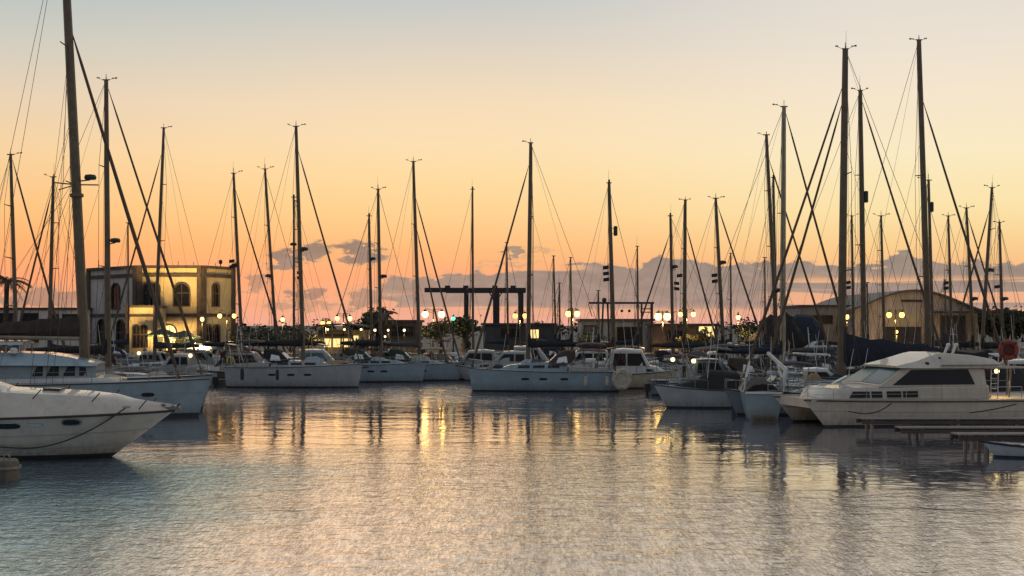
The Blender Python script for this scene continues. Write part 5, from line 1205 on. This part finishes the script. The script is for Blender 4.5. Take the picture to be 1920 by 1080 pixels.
# --- small loose things
# round raft on the stern of the central yacht
t = thing('inflatable_raft', 'pale round inflatable raft hung on edge at the stern of the central yacht', 'raft', P(1166, 711, 95.2), 0)
m = MB(); rr = []
for i in range(25):
    a = 2*PI*i/24; rr.append([Vector(((.58+.2*math.cos(b))*math.cos(a), .2*math.sin(b), (.60+.2*math.cos(b))*math.sin(a))) for b in [2*PI*j/10 for j in range(10)]])
m.loft(rr, caps=False); m.build('tube', 'rubber_pale', t, smooth=1.5)
m = MB(); m.loft([[Vector((.5*math.cos(2*PI*j/16), y, .5*math.sin(2*PI*j/16))) for j in range(16)] for y in (-.05, .05)]); m.build('floor', 'rubber_pale', t)
m = MB()
for a in range(6): m.tube([(.8*math.cos(a*1.05), -.03, .8*math.sin(a*1.05)), (.66*math.cos(a*1.05+.4), -.24, .66*math.sin(a*1.05+.4)), (.8*math.cos(a*1.05+.8), -.03, .8*math.sin(a*1.05+.8))], .018, 5)
m.build('grab_line', 'rope', t)
# lifebuoy
t = thing('lifebuoy', 'round dark red lifebuoy on a post at the right edge behind the flybridge cruiser', 'lifebuoy', (WX(1891, 68), 68, 0), 0)
z = WZ(656, 68); m = MB(); rr = []
for i in range(25):
    a = 2*PI*i/24; rr.append([Vector(((.42+.14*math.cos(b))*math.cos(a), .13*math.sin(b), z+(.42+.14*math.cos(b))*math.sin(a))) for b in [2*PI*j/8 for j in range(8)]])
m.loft(rr, caps=False); m.build('ring', 'red_paint', t, smooth=1.5)
m = MB(); m.loft([[Vector((.36*math.cos(2*PI*j/16), y, z+.36*math.sin(2*PI*j/16))) for j in range(16)] for y in (.02, .07)]); m.build('backboard', 'antifoul_red', t)
m = MB(); m.tube([(0, .22, -1.5), (0, .22, z+.5)], .05, 7); m.build('post', 'steel_dull', t)
for a in (.8, 2.35, 3.9, 5.5): MB().box((.42*math.cos(a), 0, z+.42*math.sin(a)), (.30, .27, .12), ry=-a).build('band', 'antifoul_red', t)
# fenders
for lb, px, py, Y, s, mt_ in (('long black fender on the stern quarter of the grey back row yacht', 454, 702, 100.9, 1.0, 'rubber'), ('black fender amidships on the grey back row yacht', 520, 703, 100.2, .9, 'rubber'), ('pale fender on the side of the central yacht near its hood', 1098, 714, 94.6, .7, 'rubber_pale'),
                           ('pale fender beside the round raft', 1138, 714, 94.8, .7, 'rubber_pale'), ('dark blue fender between black covered boat and stern facing boat', 1376, 762, 75.6, 1.0, 'canvas_navy'), ('pale fender hanging on the catamaran bow', 255, 752, 70.2, .55, 'rubber_pale')):
    t = thing('fender', lb, 'fender', P(px, py, Y), 0, 'fenders hanging on hulls')
    m = MB(); m.lathe((0, 0, 0), [(.03, -.48*s), (.12*s, -.42*s), (.15*s, -.25*s), (.15*s, .25*s), (.12*s, .42*s), (.04, .5*s)], 10); m.build('body', mt_, t); MB().tube([(0, 0, .48*s), (0, .08, .9*s)], .015, 4).build('lanyard', 'rope', t)
# white tender at the right edge
t = thing('tender', 'small white and blue tender moored at the nearest finger jetty at the right edge', 'dinghy', (WX(1925, 48.6), 48.6, 0), PI)
hl = Hull(3.4, 1.5, .62, .5, rake=.5, tw=.85, draft=.2, full=.25, boot=.08); h = hl.mesh(t, ['hypalon_grey', 'antifoul_blue', 'gelcoat_blue']); hl.strake(h, 'canvas_navy', r=.05)
for x in (-.4, .6): MB().box((x, 0, .5), (.26, 1.2, .05)).build('thwart', 'teak', t)
m = MB(); m.box((-1.75, 0, .55), (.28, .3, .5)); m.box((-1.75, 0, 0), (.12, .1, .8)); m.build('outboard_engine', 'plastic_black', t)
# weathered mooring pile bottom left
t = thing('mooring_pile', 'stubby weathered brown mooring pile in the water at the bottom left edge', 'mooring pile', (WX(4, 41.5), 41.5, 0))
m = MB(); n = 12; rr = []
for z, r in ((-1.5, .50), (-.1, .52), (.05, .55), (.30, .53), (.50, .54), (.62, .50), (.66, .42)):
    rr.append([Vector((r*(1+.07*math.sin(j*2.7+z*3))*math.cos(2*PI*j/n), r*(1+.07*math.sin(j*1.9))*math.sin(2*PI*j/n), z+.02*math.sin(j*2))) for j in range(n)])
m.loft(rr); m.build('post', 'wood_wet', t); m = MB(); m.lathe((0, 0, 0), [(.555, .36), (.60, .37), (.60, .45), (.555, .46)], 14); m.build('iron_band', 'steel_dull', t)
m = MB(); m.tube([(.15+.09*math.cos(a), 0, .72+.09*math.sin(a)) for a in [2*PI*k/12 for k in range(13)]], .025, 6); m.build('ring', 'steel_dull', t)

# ================================================================== SKY, SUN, CAMERA
w = bpy.data.worlds.new('World'); sc.world = w; w.use_nodes = True
nt = w.node_tree; L = nt.links.new; bg = nt.nodes['Background']
def _in(n, i, v):
    if isinstance(v, (int, float)): n.inputs[i].default_value = v
    else: L(v, n.inputs[i])
def M_(op, a, b=0.0, c=0.0, clamp=False):
    n = nt.nodes.new('ShaderNodeMath'); n.operation = op; n.use_clamp = clamp
    _in(n, 0, a); _in(n, 1, b)
    if op in ('MULTIPLY_ADD',): _in(n, 2, c)
    return n.outputs[0]
def SM(x, a, b, lo=0.0, hi=1.0):
    n = nt.nodes.new('ShaderNodeMapRange'); n.interpolation_type = 'SMOOTHSTEP'
    _in(n, 0, x); _in(n, 1, a); _in(n, 2, b); _in(n, 3, lo); _in(n, 4, hi); return n.outputs[0]
def MIX(f, a, b):
    n = nt.nodes.new('ShaderNodeMix'); n.data_type = 'RGBA'
    _in(n, 0, f)
    for i, v in ((6, a), (7, b)):
        if isinstance(v, tuple): n.inputs[i].default_value = v
        else: L(v, n.inputs[i])
    return n.outputs[2]
tc = nt.nodes.new('ShaderNodeTexCoord'); sx = nt.nodes.new('ShaderNodeSeparateXYZ'); L(tc.outputs['Generated'], sx.inputs[0])
dx, dy, dz = sx.outputs
yc = M_('MAXIMUM', dy, .08)
X = M_('DIVIDE', dx, yc); E = M_('DIVIDE', dz, yc)          # tangent-plane coordinates toward the sunset
def ramp(stops):
    n = nt.nodes.new('ShaderNodeValToRGB'); e = n.color_ramp.elements
    L(SM_lin, n.inputs[0])
    for i, (p, c) in enumerate(stops):
        if i < 2: el = e[i]; el.position = p
        else: el = e.new(p)
        el.color = lin(c)
    return n.outputs[0]
SM_lin = M_('MULTIPLY', dz, 1.0, clamp=True)
def rows(d, top): return [((HY-py)/F/math.sqrt(1+((HY-py)/F)**2), c) for py, c in d]+top
TL = [(.38, (184, 194, 194)), (.62, (168, 180, 188)), (1.0, (156, 172, 188))]; TM = [(.38, (218, 208, 194)), (.62, (184, 188, 190)), (1.0, (156, 172, 188))]; TR = [(.38, (230, 217, 200)), (.62, (190, 190, 188)), (1.0, (156, 172, 188))]
left = ramp(rows([(610, (226, 162, 144)), (575, (238, 162, 130)), (520, (250, 164, 119)), (470, (252, 175, 114)), (400, (251, 196, 132)), (300, (246, 211, 162)), (200, (231, 210, 184)), (100, (206, 205, 194)), (0, (182, 194, 193))], TL))
mid = ramp(rows([(610, (234, 173, 153)), (575, (243, 172, 140)), (520, (250, 170, 125)), (470, (253, 187, 126)), (400, (254, 210, 147)), (330, (254, 220, 164)), (270, (252, 224, 180)), (200, (247, 222, 186)), (100, (226, 213, 195)), (0, (200, 203, 200))], TM))
right = ramp(rows([(610, (236, 176, 160)), (575, (246, 178, 142)), (520, (250, 186, 132)), (470, (252, 207, 144)), (400, (253, 228, 171)), (300, (252, 235, 196)), (200, (247, 231, 205)), (100, (237, 226, 211)), (0, (229, 221, 212))], TR))
front = MIX(SM(X, -.05, .32), MIX(SM(X, -.42, .0), left, mid), right)
anti = ramp([(0.0, (128, 119, 116)), (.10, (142, 133, 129)), (.3, (150, 148, 149)), (.62, (152, 162, 174)), (1.0, (156, 172, 188))])
# clouds
def vec(a, b, c=0.0):
    n = nt.nodes.new('ShaderNodeCombineXYZ'); _in(n, 0, a); _in(n, 1, b); _in(n, 2, c); return n.outputs[0]
def NZ(v, s, det=5, r=.55, dist=0.0):
    n = nt.nodes.new('ShaderNodeTexNoise'); n.inputs['Scale'].default_value = s; n.inputs['Detail'].default_value = det; n.inputs['Roughness'].default_value = r; n.inputs['Distortion'].default_value = dist
    L(v, n.inputs['Vector']); return n.outputs['Fac']
n1 = NZ(vec(M_('MULTIPLY', X, 26.0), M_('MULTIPLY', E, 70.0)), 1.0, 6, .6, .3)
n2 = NZ(vec(M_('MULTIPLY', X, 5.0), M_('MULTIPLY', E, 120.0), 3.3), 1.0, 4, .5, .4)
n3 = NZ(vec(M_('MULTIPLY', X, 60.0), M_('MULTIPLY', E, 130.0), 7.1), 1.0, 5, .6)
n1c = M_('SUBTRACT', n1, .5); n3c = M_('SUBTRACT', n3, .5)
ew = M_('ADD', M_('ADD', E, M_('MULTIPLY', n1c, -.018)), M_('MULTIPLY', n3c, -.020))
def ex(px): return (px-CX)/F
def ey(py): return (HY-py)/F
# bank: upper edge climbs from left to right, a lump near column 1240 and another near 1690
def bumpx(c, wd, h):
    d = M_('DIVIDE', M_('SUBTRACT', X, ex(c)), wd/F); return M_('MULTIPLY', M_('POWER', 2.718, M_('MULTIPLY', M_('MULTIPLY', d, d), -1.0)), h/F)
edge = M_('ADD', SM(X, ex(700), ex(1180), ey(516), ey(493)), M_('ADD', bumpx(1240, 22, 17), M_('ADD', bumpx(1692, 26, 24), M_('ADD', bumpx(1480, 60, 5), bumpx(1290, 40, 8)))))
edge = M_('ADD', edge, bumpx(870, 150, -4))
bank = M_('MULTIPLY', SM(M_('SUBTRACT', edge, ew), -.0010, .0022), SM(M_('ADD', X, M_('MULTIPLY', n1c, .10)), ex(690), ex(740)))
gapR = M_('MULTIPLY', SM(n2, .47, .58), M_('MULTIPLY', SM(E, ey(505), ey(545)), SM(X, ex(1380), ex(1540))))       # pink windows low on the right
gapL = M_('MULTIPLY', SM(n2, .50, .58), M_('MULTIPLY', SM(E, ey(540), ey(570)), SM(X, ex(1150), ex(700))))
low = SM(E, ey(600), ey(566))
slit = M_('MULTIPLY', SM(M_('ABSOLUTE', M_('SUBTRACT', M_('ADD', E, M_('MULTIPLY', n3c, .004)), ey(502))), .0030, .0010), M_('MULTIPLY', SM(X, ex(880), ex(960)), SM(X, ex(1130), ex(1040))))
bank = M_('MULTIPLY', M_('MULTIPLY', bank, M_('SUBTRACT', 1.0, M_('MULTIPLY', gapR, .85))), M_('MULTIPLY', M_('SUBTRACT', 1.0, M_('MULTIPLY', gapL, .8)), M_('MULTIPLY', low, M_('SUBTRACT', 1.0, slit))))
def blob(px, py, rx, ry, s=1.0):
    a = M_('DIVIDE', M_('ADD', M_('SUBTRACT', X, ex(px)), M_('MULTIPLY', n3c, .055)), rx/F); b = M_('DIVIDE', M_('ADD', M_('SUBTRACT', E, ey(py)), M_('ADD', M_('MULTIPLY', n1c, .020), M_('MULTIPLY', n3c, .020))), ry/F)
    return M_('MULTIPLY', SM(M_('ADD', M_('MULTIPLY', a, a), M_('MULTIPLY', b, b)), 1.5, .40), s)
cl = bank
for a in ((535, 484, 34, 15), (588, 470, 30, 16), (606, 462, 34, 6, .8), (660, 470, 46, 15), (690, 480, 42, 16), (478, 530, 24, 17, .75), (572, 552, 40, 16, .85), (560, 572, 90, 9, .7), (690, 560, 50, 22, .8), (968, 472, 22, 12, .9), (1010, 474, 14, 10, .6), (80, 560, 95, 22, .8), (950, 494, 60, 5, .6)):
    cl = M_('MAXIMUM', cl, blob(*a))
cl = M_('MULTIPLY', cl, SM(dy, .1, .3))
ccol = MIX(SM(E, ey(590), ey(500)), lin((164, 144, 136)), lin((146, 135, 128)))
ccol = MIX(SM(X, ex(760), ex(640)), ccol, lin((132, 118, 114)))
ccol = MIX(M_('MULTIPLY', SM(n1, .45, .7), .45), ccol, lin((172, 156, 145)))
ccol = MIX(M_('MULTIPLY', SM(n3, .42, .60), .45), ccol, lin((134, 122, 118)))
rim = M_('MULTIPLY', SM(cl, .04, .35), SM(cl, .85, .45))                 # thin lit margins
ccol = MIX(M_('MULTIPLY', rim, .55), ccol, lin((255, 196, 140)))
front = MIX(M_('MULTIPLY', cl, .93), front, ccol)
skyc = MIX(SM(dy, .25, -.35), front, anti)
# below the horizon: dim ground tone
skyc = MIX(SM(dz, 0.0, -.02), skyc, (.16, .14, .13, 1))
nish = nt.nodes.new('ShaderNodeTexSky'); nish.sky_type = 'NISHITA'; nish.sun_disc = False
nish.sun_elevation = math.radians(2.0); nish.sun_rotation = math.radians(-14)
L(nish.outputs[0], bg.inputs['Color']); bg.inputs['Strength'].default_value = .003       # physical twilight sky adds a little to the measured gradient
bg2 = nt.nodes.new('ShaderNodeBackground'); L(skyc, bg2.inputs['Color']); bg2.inputs['Strength'].default_value = .98
ad = nt.nodes.new('ShaderNodeAddShader'); L(bg.outputs[0], ad.inputs[0]); L(bg2.outputs[0], ad.inputs[1]); L(ad.outputs[0], nt.nodes['World Output'].inputs['Surface'])

sun = bpy.data.lights.new('sun', 'SUN'); sun.energy = .12; sun.angle = math.radians(30); sun.color = (1.0, .62, .36)
so = bpy.data.objects.new('sun', sun); col.objects.link(so)
az = math.radians(-14); el = math.radians(2.0)
d = -Vector((math.sin(az)*math.cos(el), math.cos(az)*math.cos(el), math.sin(el))); so.rotation_euler = d.to_track_quat('-Z', 'Y').to_euler()

cam = bpy.data.cameras.new('camera'); co = bpy.data.objects.new('camera', cam); col.objects.link(co)
cam.sensor_width = 36; cam.lens = 36*F/1920; cam.shift_y = (HY-540)/1920; cam.clip_end = 20000; cam.clip_start = .5
co.location = (0, 0, H); co.rotation_euler = (PI/2, 0, 0); sc.camera = co
sc.view_settings.view_transform = 'Standard'; sc.view_settings.look = 'None'; sc.view_settings.exposure = 0
sc.cycles.use_denoising = True
sc.cycles.max_bounces = 5; sc.cycles.glossy_bounces = 3; sc.cycles.diffuse_bounces = 2
sc.cycles.sample_clamp_indirect = 6.0; sc.cycles.sample_clamp_direct = 0.0
